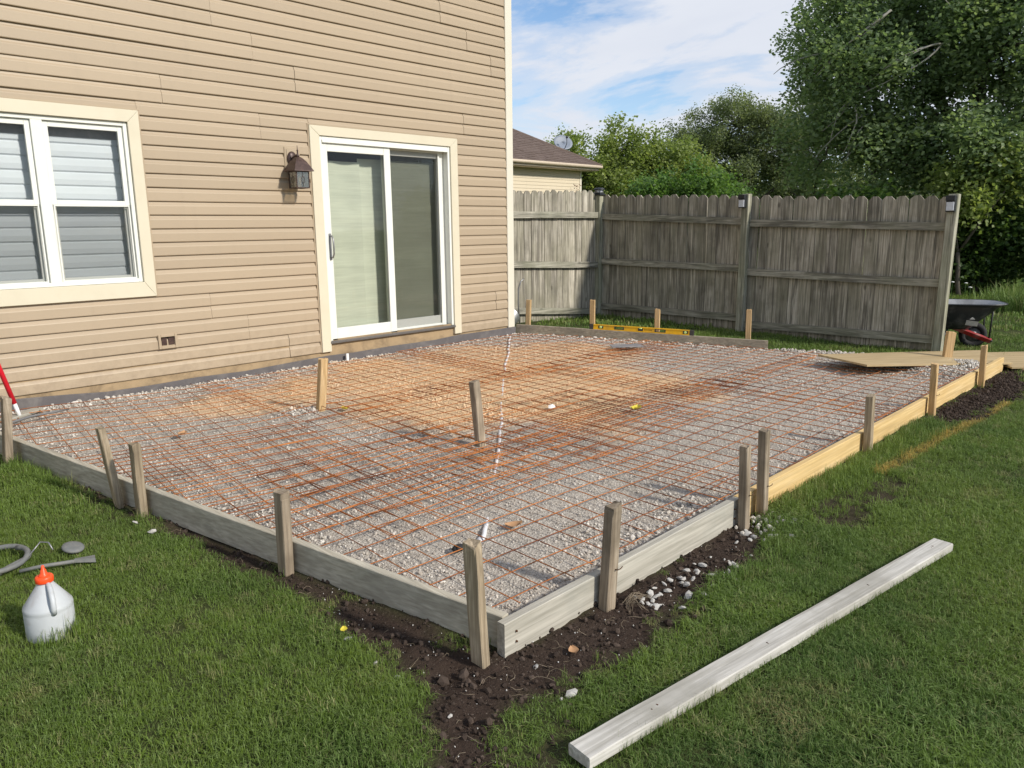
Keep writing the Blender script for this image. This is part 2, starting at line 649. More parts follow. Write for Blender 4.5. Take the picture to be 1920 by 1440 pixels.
M['whitep'] = plain('white_paint', (0.78, 0.78, 0.76), .4, var=.05, dirt=(.45, .4, .34), dirt_amt=.3)
M['traypaint'] = plain('black_tray', (0.015, 0.018, 0.022), .38, var=.4, nscale=9, dirt=(.14, .14, .14), dirt_amt=.7)
M['trayin'] = plain('tray_inside', (0.36, 0.37, 0.38), .6, var=.3, nscale=5, dirt=(.13, .13, .13), dirt_amt=.8)
M['concrete_label'] = plain('faded_label', (.45, .44, .42), .6, var=.4, nscale=60)
M['yellow'] = plain('yellow_level', (0.78, 0.43, 0.012), .4, var=.12, nscale=12, dirt=(.3, .2, .06), dirt_amt=.4)
M['levelend'] = plain('level_rubber', (0.05, .045, .04), .6, var=.3)
M['vial'] = plain('vial', (0.55, .72, .25), .2)
M['pipew'] = plain('white_conduit', (0.72, 0.73, 0.74), .45, var=.1, nscale=30, dirt=(.4, .36, .3), dirt_amt=.5)
M['orange'] = plain('orange_plastic', (0.95, 0.085, 0.018), .35, var=.05)
M['jug'] = plain('jug_plastic', (0.48, 0.50, 0.51), .48, var=.15, nscale=14, dirt=(.30, .255, .23), dirt_amt=.75)
M['leafY'] = plain('yellow_leaf', (.60, .50, .05), .6, var=.2, nscale=30)
M['leafB'] = plain('brown_leaf', (.42, .24, .12), .7, var=.3, nscale=30)
M['paper'] = plain('paper', (.75, .72, .68), .7, var=.1)
M['slate'] = plain('grey_scrap', (.20, .19, .19), .7, var=.3, nscale=10, dirt=(.4, .36, .32), dirt_amt=.4)
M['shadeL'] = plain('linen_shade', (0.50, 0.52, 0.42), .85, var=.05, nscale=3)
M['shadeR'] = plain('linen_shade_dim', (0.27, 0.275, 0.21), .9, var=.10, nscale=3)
for k_ in ('shadeL', 'shadeR'):
    t_ = M[k_].node_tree
    TT = NT(t_)
    b_ = [n for n in t_.nodes if n.type == 'BSDF_PRINCIPLED'][0]
    c_ = b_.inputs['Base Color'].links[0].from_socket
    o_c = TT.node('ShaderNodeTexCoord').outputs['Object']
    st_ = TT.noise(TT.mapping(o_c, scale=(2.5, 2.5, 60.0)), 1.0, 5.0, .65)
    bg_ = TT.noise(TT.mapping(o_c, scale=(1.2, 1.2, 7.0)), 1.0, 3.0, .5)
    f_ = TT.math('ADD', .62, TT.math('ADD', TT.math('MULTIPLY', st_, .46), TT.math('MULTIPLY', bg_, .30)))
    TT.link(TT.mix(1.0, c_, TT.node('ShaderNodeCombineColor', ins={0: f_, 1: f_, 2: f_}).outputs[0], 'MULTIPLY'), b_.inputs['Base Color'])
M['blind'] = plain('white_blind', (0.60, 0.63, 0.68), .6, var=.04, nscale=4)
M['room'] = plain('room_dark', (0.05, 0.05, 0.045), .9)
M['solar_lens'] = plain('frosted_lens', (0.62, 0.64, 0.68), .25, var=.25, nscale=30)
M['blackp'] = plain('black_plastic', (0.022, 0.024, 0.027), .45, var=.3, nscale=30)
M['dish'] = plain('satellite_grey', (0.20, 0.23, 0.28), .5, var=.15, nscale=6)
M['twig'] = plain('dry_twig', (0.30, 0.22, 0.13), .8, var=.3, nscale=30)
M['brick_plain'] = plain('cedar_bark', (0.10, 0.085, 0.065), .9, var=.45, nscale=16, bstr=.8, bscale=30)
M['bark_pale'] = plain('pale_bark', (0.34, 0.32, 0.27), .85, var=.3, nscale=14, bstr=.5, bscale=30)
M['nbwall'] = siding_mat('neighbour_siding', (0.66, 0.57, 0.42))
M['nbtrim'] = plain('neighbour_trim', (0.60, 0.50, 0.38), .5, var=.05)
M['rivet'] = plain('rusty_nail', (0.10, .045, .02), .6, metal=.5)

M['fence'] = wood('weathered_fence', (0.27, 0.24, 0.19), (0.46, 0.42, 0.34), (0.64, 0.59, 0.49), axis=2, dirt=(0.12, 0.115, 0.085), dirt_amt=.6, knots=.8, vary=.26, algae=(0.25, 0.235, 0.165))
M['rail'] = wood('weathered_rail', (0.25, 0.235, 0.185), (0.40, 0.375, 0.305), (0.54, 0.51, 0.42), axis=1, dirt=(0.12, 0.115, 0.085), dirt_amt=.55, knots=.5, vary=.10, algae=(0.20, 0.205, 0.135))
M['railx'] = wood('weathered_railx', (0.25, 0.235, 0.185), (0.40, 0.375, 0.305), (0.54, 0.51, 0.42), axis=0, dirt=(0.12, 0.115, 0.085), dirt_amt=.55, knots=.5, vary=.10, algae=(0.20, 0.205, 0.135))
M['post'] = wood('weathered_post', (0.30, 0.29, 0.215), (0.47, 0.45, 0.35), (0.62, 0.60, 0.48), axis=2, dirt=(0.14, 0.13, 0.08), dirt_amt=.5, knots=.5, vary=.05, algae=(0.26, 0.27, 0.17))
M['formx'] = wood('grey_form_x', (0.34, 0.32, 0.26), (0.47, 0.44, 0.37), (0.57, 0.54, 0.46), axis=0, scale=.8, dirt=(0.30, 0.30, 0.26), dirt_amt=.6, knots=.35, vary=.04, bstr=.25)
M['formy'] = wood('grey_form_y', (0.35, 0.315, 0.245), (0.48, 0.44, 0.35), (0.61, 0.57, 0.465), axis=1, scale=.8, dirt=(0.27, 0.255, 0.205), dirt_amt=.5, knots=.25, vary=.04, bstr=.25)
M['formb'] = wood('brown_form_y', (0.25, 0.21, 0.15), (0.36, 0.30, 0.22), (0.46, 0.40, 0.30), axis=1, scale=.8, dirt=(0.17, 0.15, 0.12), dirt_amt=.6, knots=.7, vary=.04)
M['yellowx'] = wood('fresh_pine_x', (0.58, 0.40, 0.17), (0.68, 0.49, 0.23), (0.74, 0.56, 0.30), axis=0, scale=.55, dirt=(0.56, 0.36, 0.13), dirt_amt=.4, knots=.35, vary=.06, bstr=.15)
M['loose'] = wood('pale_loose_board', (0.38, 0.36, 0.31), (0.52, 0.50, 0.45), (0.66, 0.64, 0.59), axis=0, scale=.9, dirt=(0.30, 0.285, 0.24), dirt_amt=.85, knots=.6, vary=.02)
M['stake_old'] = wood('old_stake', (0.213, 0.163, 0.106), (0.362, 0.288, 0.194), (0.500, 0.413, 0.294), axis=2, dirt=(0.125, 0.100, 0.069), dirt_amt=.65, knots=.6, vary=.12, bstr=.6)
M['stake_grey'] = wood('grey_stake', (0.20, 0.155, 0.11), (0.33, 0.265, 0.19), (0.44, 0.37, 0.28), axis=2, dirt=(0.12, 0.095, 0.065), dirt_amt=.75, knots=.7, vary=.18, bstr=.8)
M['stake_new'] = wood('pine_stake', (0.42, 0.27, 0.12), (0.56, 0.38, 0.19), (0.66, 0.48, 0.27), axis=2, dirt=(0.36, 0.25, 0.13), dirt_amt=.4, knots=.5, vary=.08)
M['ply'] = wood('plywood', (0.38, 0.275, 0.14), (0.48, 0.365, 0.20), (0.55, 0.43, 0.25), axis=0, scale=.35, dirt=(0.42, 0.32, 0.18), dirt_amt=.5, knots=.25, vary=.03, bstr=.1)


def glass_mat(name, tint, gloss=.08, rough=0.02):
    m, T, bs, out = new_mat(name)
    T.n.remove(bs)
    tr = T.node('ShaderNodeBsdfTransparent', ins={0: tuple(tint) + (1.0,)})
    gl = T.node('ShaderNodeBsdfGlossy', ins={'Roughness': rough, 'Color': (.9, .95, 1, 1)})
    fr = T.node('ShaderNodeFresnel', ins={0: 1.33})
    mx = T.node('ShaderNodeMixShader', ins={0: T.math('ADD', fr.outputs[0], gloss, clamp=True), 1: tr.outputs[0], 2: gl.outputs[0]})
    T.link(mx.outputs[0], out.inputs[0])
    return m


M['glass'] = glass_mat('window_glass', (0.975, 0.985, 0.975), .0)
M['lampglass'] = glass_mat('seedy_lamp_glass', (0.74, 0.70, 0.60), .16, .25)


def screen_mat():
    m, T, bs, out = new_mat('insect_screen')
    T.n.remove(bs)
    tr = T.node('ShaderNodeBsdfTransparent')
    df = T.node('ShaderNodeBsdfDiffuse', ins={0: (.05, .055, .05, 1)})
    mx = T.node('ShaderNodeMixShader', ins={0: 0.16, 1: tr.outputs[0], 2: df.outputs[0]})
    T.link(mx.outputs[0], out.inputs[0])
    return m


M['screen'] = screen_mat()


def stain(T, pos):
    """rust and sand stain on the gravel, in metres on the ground"""
    sp = T.node('ShaderNodeSeparateXYZ', ins={0: pos})
    wob = T.math('MULTIPLY', T.math('SUBTRACT', T.noise(pos, 1.1, 5.0, .62), .5), 1.5)

    def ell(cx, cy, rx, ry, ang):
        dx = T.math('SUBTRACT', sp.outputs[0], cx)
        dy = T.math('SUBTRACT', sp.outputs[1], cy)
        c, s_ = math.cos(ang), math.sin(ang)
        u = T.math('DIVIDE', T.math('ADD', T.math('MULTIPLY', dx, c), T.math('MULTIPLY', dy, s_)), rx)
        v = T.math('DIVIDE', T.math('SUBTRACT', T.math('MULTIPLY', dy, c), T.math('MULTIPLY', dx, s_)), ry)
        r = T.math('SQRT', T.math('ADD', T.math('MULTIPLY', u, u), T.math('MULTIPLY', v, v)))
        return T.ramp(T.math('ADD', r, wob), [(0.65, 1.0), (1.2, 0.0)])
    a = ell(4.6, -1.9, 2.2, 1.5, -.85)
    b = ell(5.9, -1.2, 1.6, .9, -.6)
    c = ell(3.0, -1.0, 1.1, .6, -.15)
    return T.math('MAXIMUM', T.math('MAXIMUM', a, T.math('MULTIPLY', b, .8)), T.math('MULTIPLY', c, .75))


def gravel_base():
    m, T, bs, out = new_mat('gravel_fines')
    geo = T.node('ShaderNodeNewGeometry')
    pos = geo.outputs['Position']
    vo = T.node('ShaderNodeTexVoronoi', ins={'Vector': pos, 'Scale': 95.0, 'Randomness': 1.0})
    vo2 = T.node('ShaderNodeTexVoronoi', ins={'Vector': pos, 'Scale': 230.0, 'Randomness': 1.0})
    g = T.ramp(T.node('ShaderNodeSeparateColor', ins={0: vo.outputs['Color']}).outputs[0], [(0.0, (.27, .24, .20)), (.5, (.46, .415, .355)), (1, (.64, .59, .51))])
    g = T.mix(.4, g, T.ramp(T.node('ShaderNodeSeparateColor', ins={0: vo2.outputs['Color']}).outputs[1], [(0, (.21, .19, .165)), (1, (.60, .56, .49))]))
    damp = T.ramp(T.noise(pos, .8, 5, .6), [(.38, 0), (.62, 1)])
    g = T.mix(T.math('MULTIPLY', damp, .22), g, (.30, .26, .215))
    s_ = stain(T, pos)
    g = T.mix(T.math('MULTIPLY', s_, .8), g, (.74, .50, .27))
    moss = T.ramp(T.noise(T.vmath('ADD', pos, (5, 3, 0)), 1.9, 5, .65), [(.57, 0), (.68, 1)])
    g = T.mix(T.math('MULTIPLY', moss, .40), g, (.14, .12, .085))
    setin(T, bs, color=g, rough=.9, spec=.15)
    bump(T, bs, T.math('ADD', vo.outputs['Distance'], T.math('MULTIPLY', vo2.outputs['Distance'], .5)), .75, .009)
    return m


def stone_mat(name, lo, mid, hi, use_stain=True):
    m, T, bs, out = new_mat(name)
    geo = T.node('ShaderNodeNewGeometry')
    pos = geo.outputs['Position']
    oi = T.node('ShaderNodeAttribute', attribute_name='tint', attribute_type='INSTANCER')
    c = T.ramp(oi.outputs['Fac'], [(0, lo), (.45, mid), (.85, hi), (1.0, tuple(min(.8, 1.15 * q) for q in hi))])
    c = T.mix(T.math('MULTIPLY', T.noise(pos, 160, 3, .6), .35), c, tuple(.5 * q for q in lo))
    if use_stain:
        s_ = stain(T, pos)
        c = T.mix(T.math('MULTIPLY', s_, .75), c, (.80, .56, .32))
        pk = T.ramp(T.noise(T.vmath('ADD', pos, (9, 1, 0)), .7, 3, .5), [(.42, 0), (.62, 1)])
        c = T.mix(T.math('MULTIPLY', pk, .14), c, (.55, .43, .36))
    setin(T, bs, color=c, rough=.85, spec=.2)
    bump(T, bs, T.noise(pos, 240, 3, .6), .4, .003)
    return m


M['gravel'] = gravel_base()
M['stone'] = stone_mat('crushed_stone', (.38, .345, .295), (.55, .505, .44), (.70, .66, .59))
M['limestone'] = stone_mat('limestone', (.50, .48, .44), (.64, .615, .565), (.74, .72, .67), False)
M['clod'] = stone_mat('soil_clod', (.030, .020, .015), (.052, .037, .028), (.085, .062, .048), False)


def ground_mat():
    m, T, bs, out = new_mat('lawn_soil')
    geo = T.node('ShaderNodeNewGeometry')
    pos = geo.outputs['Position']
    at = T.node('ShaderNodeAttribute', attribute_name='soil')
    soil = T.mix(T.noise(pos, 9, 6, .65), (.026, .018, .013), (.075, .052, .040))
    soil = T.mix(T.ramp(T.noise(pos, 2.2, 4, .6), [(.5, 0), (.7, .5)]), soil, (.075, .055, .042))
    soil = T.mix(T.ramp(T.noise(pos, 130, 2, .5), [(.66, 0), (.74, 1)]), soil, (.20, .17, .14))
    gr = T.mix(T.noise(pos, 3.5, 5, .6), (.040, .048, .018), (.075, .090, .030))
    far = T.mix(T.noise(pos, .35, 6, .7), (.040, .075, .014), (.095, .15, .026))
    d = T.node('ShaderNodeVectorMath', operation='DISTANCE', ins={0: pos, 1: (5, -4, 0)}).outputs['Value']
    gr = T.mix(T.ramp(T.math('DIVIDE', d, 40.0), [(.22, 0), (.40, 1)]), gr, far)
    c = T.mix(at.outputs['Fac'], gr, soil)
    setin(T, bs, color=c, rough=.95, spec=.1)
    bump(T, bs, T.noise(pos, 55, 5, .7), .8, .02)
    return m


M['ground'] = ground_mat()


def grass_mat():
    m, T, bs, out = new_mat('grass_blade')
    geo = T.node('ShaderNodeNewGeometry')
    pos = geo.outputs['Position']
    oi = T.node('ShaderNodeAttribute', attribute_name='tint', attribute_type='INSTANCER')
    sp = T.node('ShaderNodeSeparateXYZ', ins={0: pos})
    patch = T.noise(pos, 1.3, 4.0, .6)
    fine = T.noise(pos, 70.0, 2.0, .5)
    big = T.noise(T.vmath('ADD', pos, (2, 9, 4)), .55, 3.0, .55)
    c = T.mix(T.ramp(patch, [(.36, 0), (.60, 1)]), (.030, .086, .015), (.140, .225, .028))
    c = T.mix(T.ramp(big, [(.42, 0), (.58, .75)]), c, (.175, .245, .030))
    c = T.mix(T.math('MULTIPLY', oi.outputs['Fac'], .55), c, (.130, .205, .040))
    c = T.mix(T.ramp(fine, [(.42, 0), (.66, .85)]), c, (.22, .30, .10))
    dead = T.ramp(T.noise(T.vmath('ADD', pos, (3, 7, 1)), 2.1, 5, .68), [(.58, 0), (.70, 1)])
    dead = T.math('MULTIPLY', dead, T.ramp(T.noise(pos, 95, 1, .5), [(.44, 0), (.52, 1)]))
    c = T.mix(T.math('MULTIPLY', dead, .75), c, (.33, .285, .13))
    c = T.mix(T.ramp(oi.outputs['Fac'], [(.93, 0), (.96, .6)]), c, (.38, .35, .17))
    # marking paint line sprayed along the grass
    t = T.math('DIVIDE', T.math('SUBTRACT', sp.outputs[0], 4.78), 2.6, clamp=True)
    ly = T.math('SUBTRACT', -5.165, T.math('MULTIPLY', t, .135))
    dl = T.math('ABSOLUTE', T.math('SUBTRACT', sp.outputs[1], ly))
    wobble = T.math('MULTIPLY', T.math('SUBTRACT', T.noise(pos, 11, 4, .7), .5), .11)
    pm = T.ramp(T.math('ADD', dl, wobble), [(.018, 1), (.055, 0)])
    xm = T.math('MULTIPLY', T.math('GREATER_THAN', sp.outputs[0], 4.72), T.math('LESS_THAN', sp.outputs[0], 7.4))
    pm = T.math('MULTIPLY', T.math('MULTIPLY', pm, xm), T.ramp(T.noise(pos, 60, 2, .6), [(.38, .25), (.6, .9)]))
    c = T.mix(pm, c, (.60, .39, .11))
    setin(T, bs, color=c, rough=.5, spec=.25)
    tr = T.node('ShaderNodeBsdfTranslucent', ins={0: c})
    mx = T.node('ShaderNodeMixShader', ins={0: .30, 1: bs.outputs[0], 2: tr.outputs[0]})
    T.link(mx.outputs[0], out.inputs[0])
    return m


M['grass'] = grass_mat()


def leaf_mat(name, lo, hi, tr=.52, rough=.45, spec=.35):
    m, T, bs, out = new_mat(name)
    geo = T.node('ShaderNodeNewGeometry')
    oi = T.node('ShaderNodeAttribute', attribute_name='tint', attribute_type='INSTANCER')
    v = T.math('ADD', T.math('MULTIPLY', oi.outputs['Fac'], .6), T.math('MULTIPLY', T.noise(geo.outputs['Position'], .9, 3, .6), .55))
    c = T.ramp(v, [(.2, lo), (.85, hi)])
    setin(T, bs, color=c, rough=rough, spec=spec)
    t_ = T.node('ShaderNodeBsdfTranslucent', ins={0: T.mix(1.0, c, (1.15, 1.2, .7), 'MULTIPLY')})
    mx = T.node('ShaderNodeMixShader', ins={0: tr, 1: bs.outputs[0], 2: t_.outputs[0]})
    T.link(mx.outputs[0], out.inputs[0])
    return m


M['leaf_big'] = leaf_mat('cottonwood_leaf', (.125, .195, .088), (.270, .350, .180))
M['leaf_bright'] = leaf_mat('maple_leaf', (.160, .230, .060), (.340, .400, .140))
M['leaf_grey'] = leaf_mat('elm_leaf', (.140, .185, .095), (.260, .300, .155))
M['leaf_bush'] = leaf_mat('bush_leaf', (.085, .180, .045), (.190, .300, .085))
M['leaf_dark'] = leaf_mat('hedge_leaf', (.050, .105, .030), (.140, .215, .062))
M['flower'] = plain('white_flower', (.75, .75, .70), .7)
M['dryflower'] = plain('dry_flower', (.42, .30, .20), .8, var=.3)


def rust_mat():
    m, T, bs, out = new_mat('rusty_wire')
    geo = T.node('ShaderNodeNewGeometry')
    pos = geo.outputs['Position']
    c = T.ramp(T.noise(pos, 3.0, 5, .65), [(.32, (.16, .055, .026)), (.48, (.36, .125, .038)), (.64, (.52, .20, .06))])
    c = T.mix(T.ramp(T.noise(pos, 60, 2, .5), [(.5, 0), (.7, .5)]), c, (.09, .035, .02))
    setin(T, bs, color=c, rough=.8, spec=.2)
    return m


M['rust'] = rust_mat()


def shingle_mat():
    m, T, bs, out = new_mat('asphalt_shingle')
    oi = T.node('ShaderNodeObjectInfo')
    geo = T.node('ShaderNodeNewGeometry')
    n = T.noise(geo.outputs['Position'], 7, 4, .7)
    c = T.mix(n, (.085, .062, .052), (.20, .155, .135))
    setin(T, bs, color=c, rough=.9, spec=.1)
    bump(T, bs, T.noise(geo.outputs['Position'], 40, 3, .6), .5, .01)
    return m


M['shingle'] = shingle_mat()

# ------------------------------------------------------------------ ground sheet
def grid_axis(a, b, fine0, fine1, df, coarse):
    pts = list(np.arange(fine0, fine1 + 1e-6, df))
    step = df
    x = fine1
    while x < b:
        step = min(step * 1.25, coarse)
        x += step
        pts.append(x)
    x = fine0
    step = df
    lo = []
    while x > a:
        step = min(step * 1.25, coarse)
        x -= step
        lo.append(x)
    return np.array(lo[::-1] + pts)


gx = grid_axis(-320, 420, -0.2, 9.6, 0.035, 40)
gy = grid_axis(-320, 320, -6.2, -4.5, 0.03, 40)
gy2 = grid_axis(-4.5, 320, -4.5, 0.3, 0.05, 40)
gy = np.unique(np.concatenate([gy[gy <= -4.5], gy2]))
X, Y = np.meshgrid(gx, gy, indexing='ij')
Z = zsoil(X, Y)
ins_ = inpoly(X, Y, PATIO) & (pdist(X, Y, PATIO) > .06)
Z = np.where(ins_, Z - .30, Z)
ins_ = inpoly(X, Y, HOUSE) & (pdist(X, Y, HOUSE) > .08)
Z = np.where(ins_, Z - .3, Z)
nx_, ny_ = X.shape
ii = np.arange(nx_ * ny_).reshape(nx_, ny_)
quads = np.stack([ii[:-1, :-1], ii[1:, :-1], ii[1:, 1:], ii[:-1, 1:]], -1).reshape(-1, 4)
me = bpy.data.meshes.new('lawn_ground')
me.from_pydata(np.stack([X, Y, Z], -1).reshape(-1, 3).tolist(), [], quads.tolist())
me.materials.append(M['ground'])
at = me.attributes.new('soil', 'FLOAT', 'POINT')
at.data.foreach_set('value', soilmask(X, Y).reshape(-1).astype(np.float32))
me.polygons.foreach_set('use_smooth', [True] * len(me.polygons))
ground = bpy.data.objects.new('ground', me)
COL.objects.link(ground)
tag(ground, kind='structure')

# gravel bed
gx = np.arange(0.9, 9.2, .03)
gy = np.arange(-4.93, .06, .03)
X, Y = np.meshgrid(gx, gy, indexing='ij')
sd = sdist(X, Y, PATIO)
Z = zgrav(X, Y) + .012 * (fbm(X, Y, 14, 3, 61) - .45) + .006 * (fbm(X, Y, 45, 1, 71) - .3)
Z = np.where(sd > -.005, Z - .03, Z)
ii = np.arange(X.size).reshape(X.shape)
quads = np.stack([ii[:-1, :-1], ii[1:, :-1], ii[1:, 1:], ii[:-1, 1:]], -1).reshape(-1, 4)
keep = (sd < .02)
kq = keep.reshape(-1)[quads].all(1)
quads = quads[kq]
used = np.unique(quads)
remap = -np.ones(X.size, int)
remap[used] = np.arange(len(used))
V = np.stack([X, Y, Z], -1).reshape(-1, 3)[used]
me = bpy.data.meshes.new('gravel_bed')
me.from_pydata(V.tolist(), [], remap[quads].tolist())
me.materials.append(M['gravel'])
gb = bpy.data.objects.new('gravel_bed', me)
COL.objects.link(gb)
tag(gb, kind='structure')


# ------------------------------------------------------------------ house
H = empty('house', (0, 0, 0))
tag(H, 'tan vinyl sided two storey house with cream trim beside the unfinished patio', 'house')
PITCH = 0.112
Z0 = 0.2824
NC = 48
XL, XR = -4.5, 6.80
WIN = (1.105, 2.572, 0.961, 2.441, 1.195, 2.482, 1.082, 2.346)    # outer x0 x1 z0 z1, inner x0 x1 z0 z1
DOOR = (4.130, 6.010, 0.280, 2.462, 4.236, 5.905, 0.36, 2.372)
JOINTS = {0: [3.773, .4, -3], 1: [3.373, 6.6, 0.0], 2: [3.033, -.6], 9: [3.634, -.1], 10: [2.78, 6.125, -.6], 11: [4.018, .6, -2.7], 12: [3.613, .2], 13: [3.254, 6.569, -.1],
          14: [2.88, 6.2, -.5], 15: [2.5, 5.82, -.9], 16: [2.1, 5.44], 17: [4.9, 1.6], 18: [4.4, 1.1], 19: [6.1, 2.9], 20: [5.6, 2.3], 21: [5.1, 1.8], 22: [4.7, 1.3], 23: [4.2, .8],
          3: [.1], 4: [-.4], 5: [-.8], 6: [.3], 7: [-.2], 8: [-.9]}
PROF = [(0.004, 0.002), (-0.0165, 0.0), (-0.0185, 0.005), (-0.0165, 0.070), (-0.0140, 0.076), (-0.0050, 0.090), (-0.001, 0.112), (-.001, .120)]


def siding_piece(x0, x1, courses, yo, wseed):
    mb = MB()
    n = max(2, int((x1 - x0) / .30) + 1)
    xs = np.linspace(x0, x1, n)
    for c in courses:
        zb = Z0 + c * PITCH
        vs = []
        for x in xs:
            w = .0030 * (float(vnoise(x * 1.6 + wseed * 7, c * .8, 3)) - .5)
            wz = .0022 * (float(vnoise(x * .9 + wseed * 3, c, 8)) - .5)
            for (y, z) in PROF:
                vs.append((x, y + yo + w, zb + z + wz))
        k = len(PROF)
        fs = [(i * k + j, (i + 1) * k + j, (i + 1) * k + j + 1, i * k + j + 1) for i in range(n - 1) for j in range(k - 1)]
        mb.add(vs, fs)
        for i in (0, n - 1):
            mb.add([vs[i * k + j] for j in range(k)], [tuple(range(k))])
    return mb


def blocked(xm, zc0, zc1):
    for (a0, a1, b0, b1, i0, i1, j0, j1) in (WIN, DOOR):
        if a0 < xm < a1 and zc1 > j0 + .01 and zc0 < j1 - .01:
            return True
        if (a0, a1) == (DOOR[0], DOOR[1]) and a0 < xm < a1 and zc0 < j0:
            return True
    if 3.852 < xm < 4.018 and zc0 > 2.04 and zc1 < 2.26:
        return False
    return False


for r in range(NC // 2):
    cuts = sorted(set([XL, XR] + [round(q, 4) for o_ in (WIN, DOOR) for q in (o_[0] + .004, o_[1] - .004)] + [j for j in JOINTS.get(r, []) if XL + .3 < j < XR - .1]))
    segs = []
    for a, b in zip(cuts[:-1], cuts[1:]):
        cs = [c for c in (2 * r, 2 * r + 1) if not blocked((a + b) / 2, Z0 + c * PITCH, Z0 + (c + 1) * PITCH)]
        if segs and segs[-1][2] == cs and abs(segs[-1][1] - a) < 1e-6 and a not in JOINTS.get(r, []):
            segs[-1][1] = b
        else:
            segs.append([a, b, cs])
    for k, (a, b, cs) in enumerate(segs):
        if not cs or b - a < .02:
            continue
        g0 = .0035 if a in JOINTS.get(r, []) else .0
        siding_piece(a + g0, b, cs, -.0030 * (k % 2), r * 3 + k).build('siding_panel', M['siding'], H)

# sheathing wall behind the siding with real openings
mb = MB()
xs = [-4.6, WIN[4] - .02, WIN[5] + .02, DOOR[4] - .02, DOOR[5] + .02, 6.86]
zs = [0.02, .36, WIN[6] - .02, WIN[7] + .02, DOOR[7] + .02, 5.66]
for i in range(5):
    for j in range(5):
        if i == 1 and j == 2:
            continue
        if i == 3 and 1 <= j <= 3:
            continue
        mb.box((xs[i], .006, zs[j]), (xs[i + 1], .12, zs[j + 1]))
mb.build('wall', M['sheath'], H)
mb = MB()
mb.box((-4.6, 9.0, .02), (6.86, 9.1, 5.66)).box((-4.6, .13, .02), (-4.5, 9.0, 5.66))
mb.build('wall', M['siding'], H)
mb = MB()
for c in range(NC):
    zb = Z0 + c * PITCH
    mb.add([(6.862, .10, zb), (6.862, 9.1, zb), (6.874, .10, zb), (6.874, 9.1, zb), (6.864, .10, zb + PITCH), (6.864, 9.1, zb + PITCH)], [(0, 2, 3, 1), (2, 4, 5, 3)])
mb.box((6.76, .13, .02), (6.86, 9.0, 5.66))
mb.build('side_wall', M['siding'], H)
MB().box((6.80, -.030, .262), (6.912, .10, 5.66), ch=.004).build('corner_post', M['cream2'], H)
# eaves and roof
mb = MB()
mb.box((-5.0, -.45, 5.68), (7.3, 9.5, 5.72))
mb.box((-5.0, -.50, 5.66), (7.3, -.452, 5.86))
mb.build('eaves', M['cream2'], H)
mb = MB()
mb.add([(-5.1, -.55, 5.80), (7.4, -.55, 5.80), (7.4, 9.6, 5.80), (-5.1, 9.6, 5.80), (-5.1, 4.5, 8.2), (7.4, 4.5, 8.2)], [(0, 1, 5, 4), (2, 3, 4, 5), (0, 4, 3), (1, 2, 5), (0, 3, 2, 1)])
mb.build('roof', M['shingle'], H)

# foundation band and foam joint strip
MB().box((-4.5, -.004, .05), (6.86, .005, .40)).build('sheathing_band', M['sheath'], H)
mb = MB()
tops = [(-4.5, .25), (1.2, .262), (1.48, .262), (1.8, .240), (2.1, .214), (2.45, .212), (2.85, .222), (3.3, .214), (3.8, .232), (4.2, .242), (4.5, .236), (5.0, .246), (5.6, .244), (5.95, .262), (6.4, .258), (6.93, .262)]
vs = []
for x, z in tops:
    w = .006 * math.sin(x * 3.1) - .018
    vs += [(x, w, .10), (x, w - .014, .10), (x, w - .016, z - .004), (x, w - .012, z), (x, w, z)]
fs = []
for i in range(len(tops) - 1):
    for j in range(4):
        fs.append((i * 5 + j, (i + 1) * 5 + j, (i + 1) * 5 + j + 1, i * 5 + j + 1))
mb.add(vs, fs)
mb.add([vs[-5], vs[-4], vs[-3], vs[-2], vs[-1]], [(0, 1, 2, 3, 4)])
mb.build('joint_strip', M['foam'], H)

# window
def frame_ring(mb, x0, x1, z0, z1, w, y0, y1, mi=0, ch=.002, wb=None, wt=None):
    wb = wb or w
    wt = wt or w
    mb.box((x0, y0, z0), (x0 + w, y1, z1), mi, ch)
    mb.box((x1 - w, y0, z0), (x1, y1, z1), mi, ch)
    mb.box((x0 + w, y0 + .0005, z0), (x1 - w, y1 - .0005, z0 + wb), mi, ch)
    mb.box((x0 + w, y0 + .0005, z1 - wt), (x1 - w, y1 - .0005, z1), mi, ch)


def miter_trim(parent, o_, y0, y1, bottom=True):
    a0, a1, b0, b1, i0, i1, j0, j1 = o_
    segs = [((a0, b1), (a1, b1), (i1, j1), (i0, j1)), ((a0, b0), (a0, b1), (i0, j1), (i0, j0 if bottom else b0)), ((a1, b1), (a1, b0), (i1, j0 if bottom else b0), (i1, j1))]
    if bottom:
        segs.append(((a1, b0), (a0, b0), (i0, j0), (i1, j0)))
    for s_ in segs:
        cx = sum(q[0] for q in s_) / 4
        cz = sum(q[1] for q in s_) / 4
        s2 = [(cx + (x - cx) * .9992, cz + (z - cz) * .9992) for x, z in s_]
        ins2 = [(cx + (x - cx) * (1 - .003 / max(.05, abs(x - cx))), cz + (z - cz) * (1 - .003 / max(.05, abs(z - cz)))) for x, z in s2]
        mb = MB()
        v = [(x, y1, z) for x, z in s2] + [(x, y0 + .003, z) for x, z in s2] + [(x, y0, z) for x, z in ins2]
        mb.add(v, [(0, 1, 5, 4), (1, 2, 6, 5), (2, 3, 7, 6), (3, 0, 4, 7), (4, 5, 9, 8), (5, 6, 10, 9), (6, 7, 11, 10), (7, 4, 8, 11), (8, 9, 10, 11)])
        mb.build('casing', M['cream'], parent)


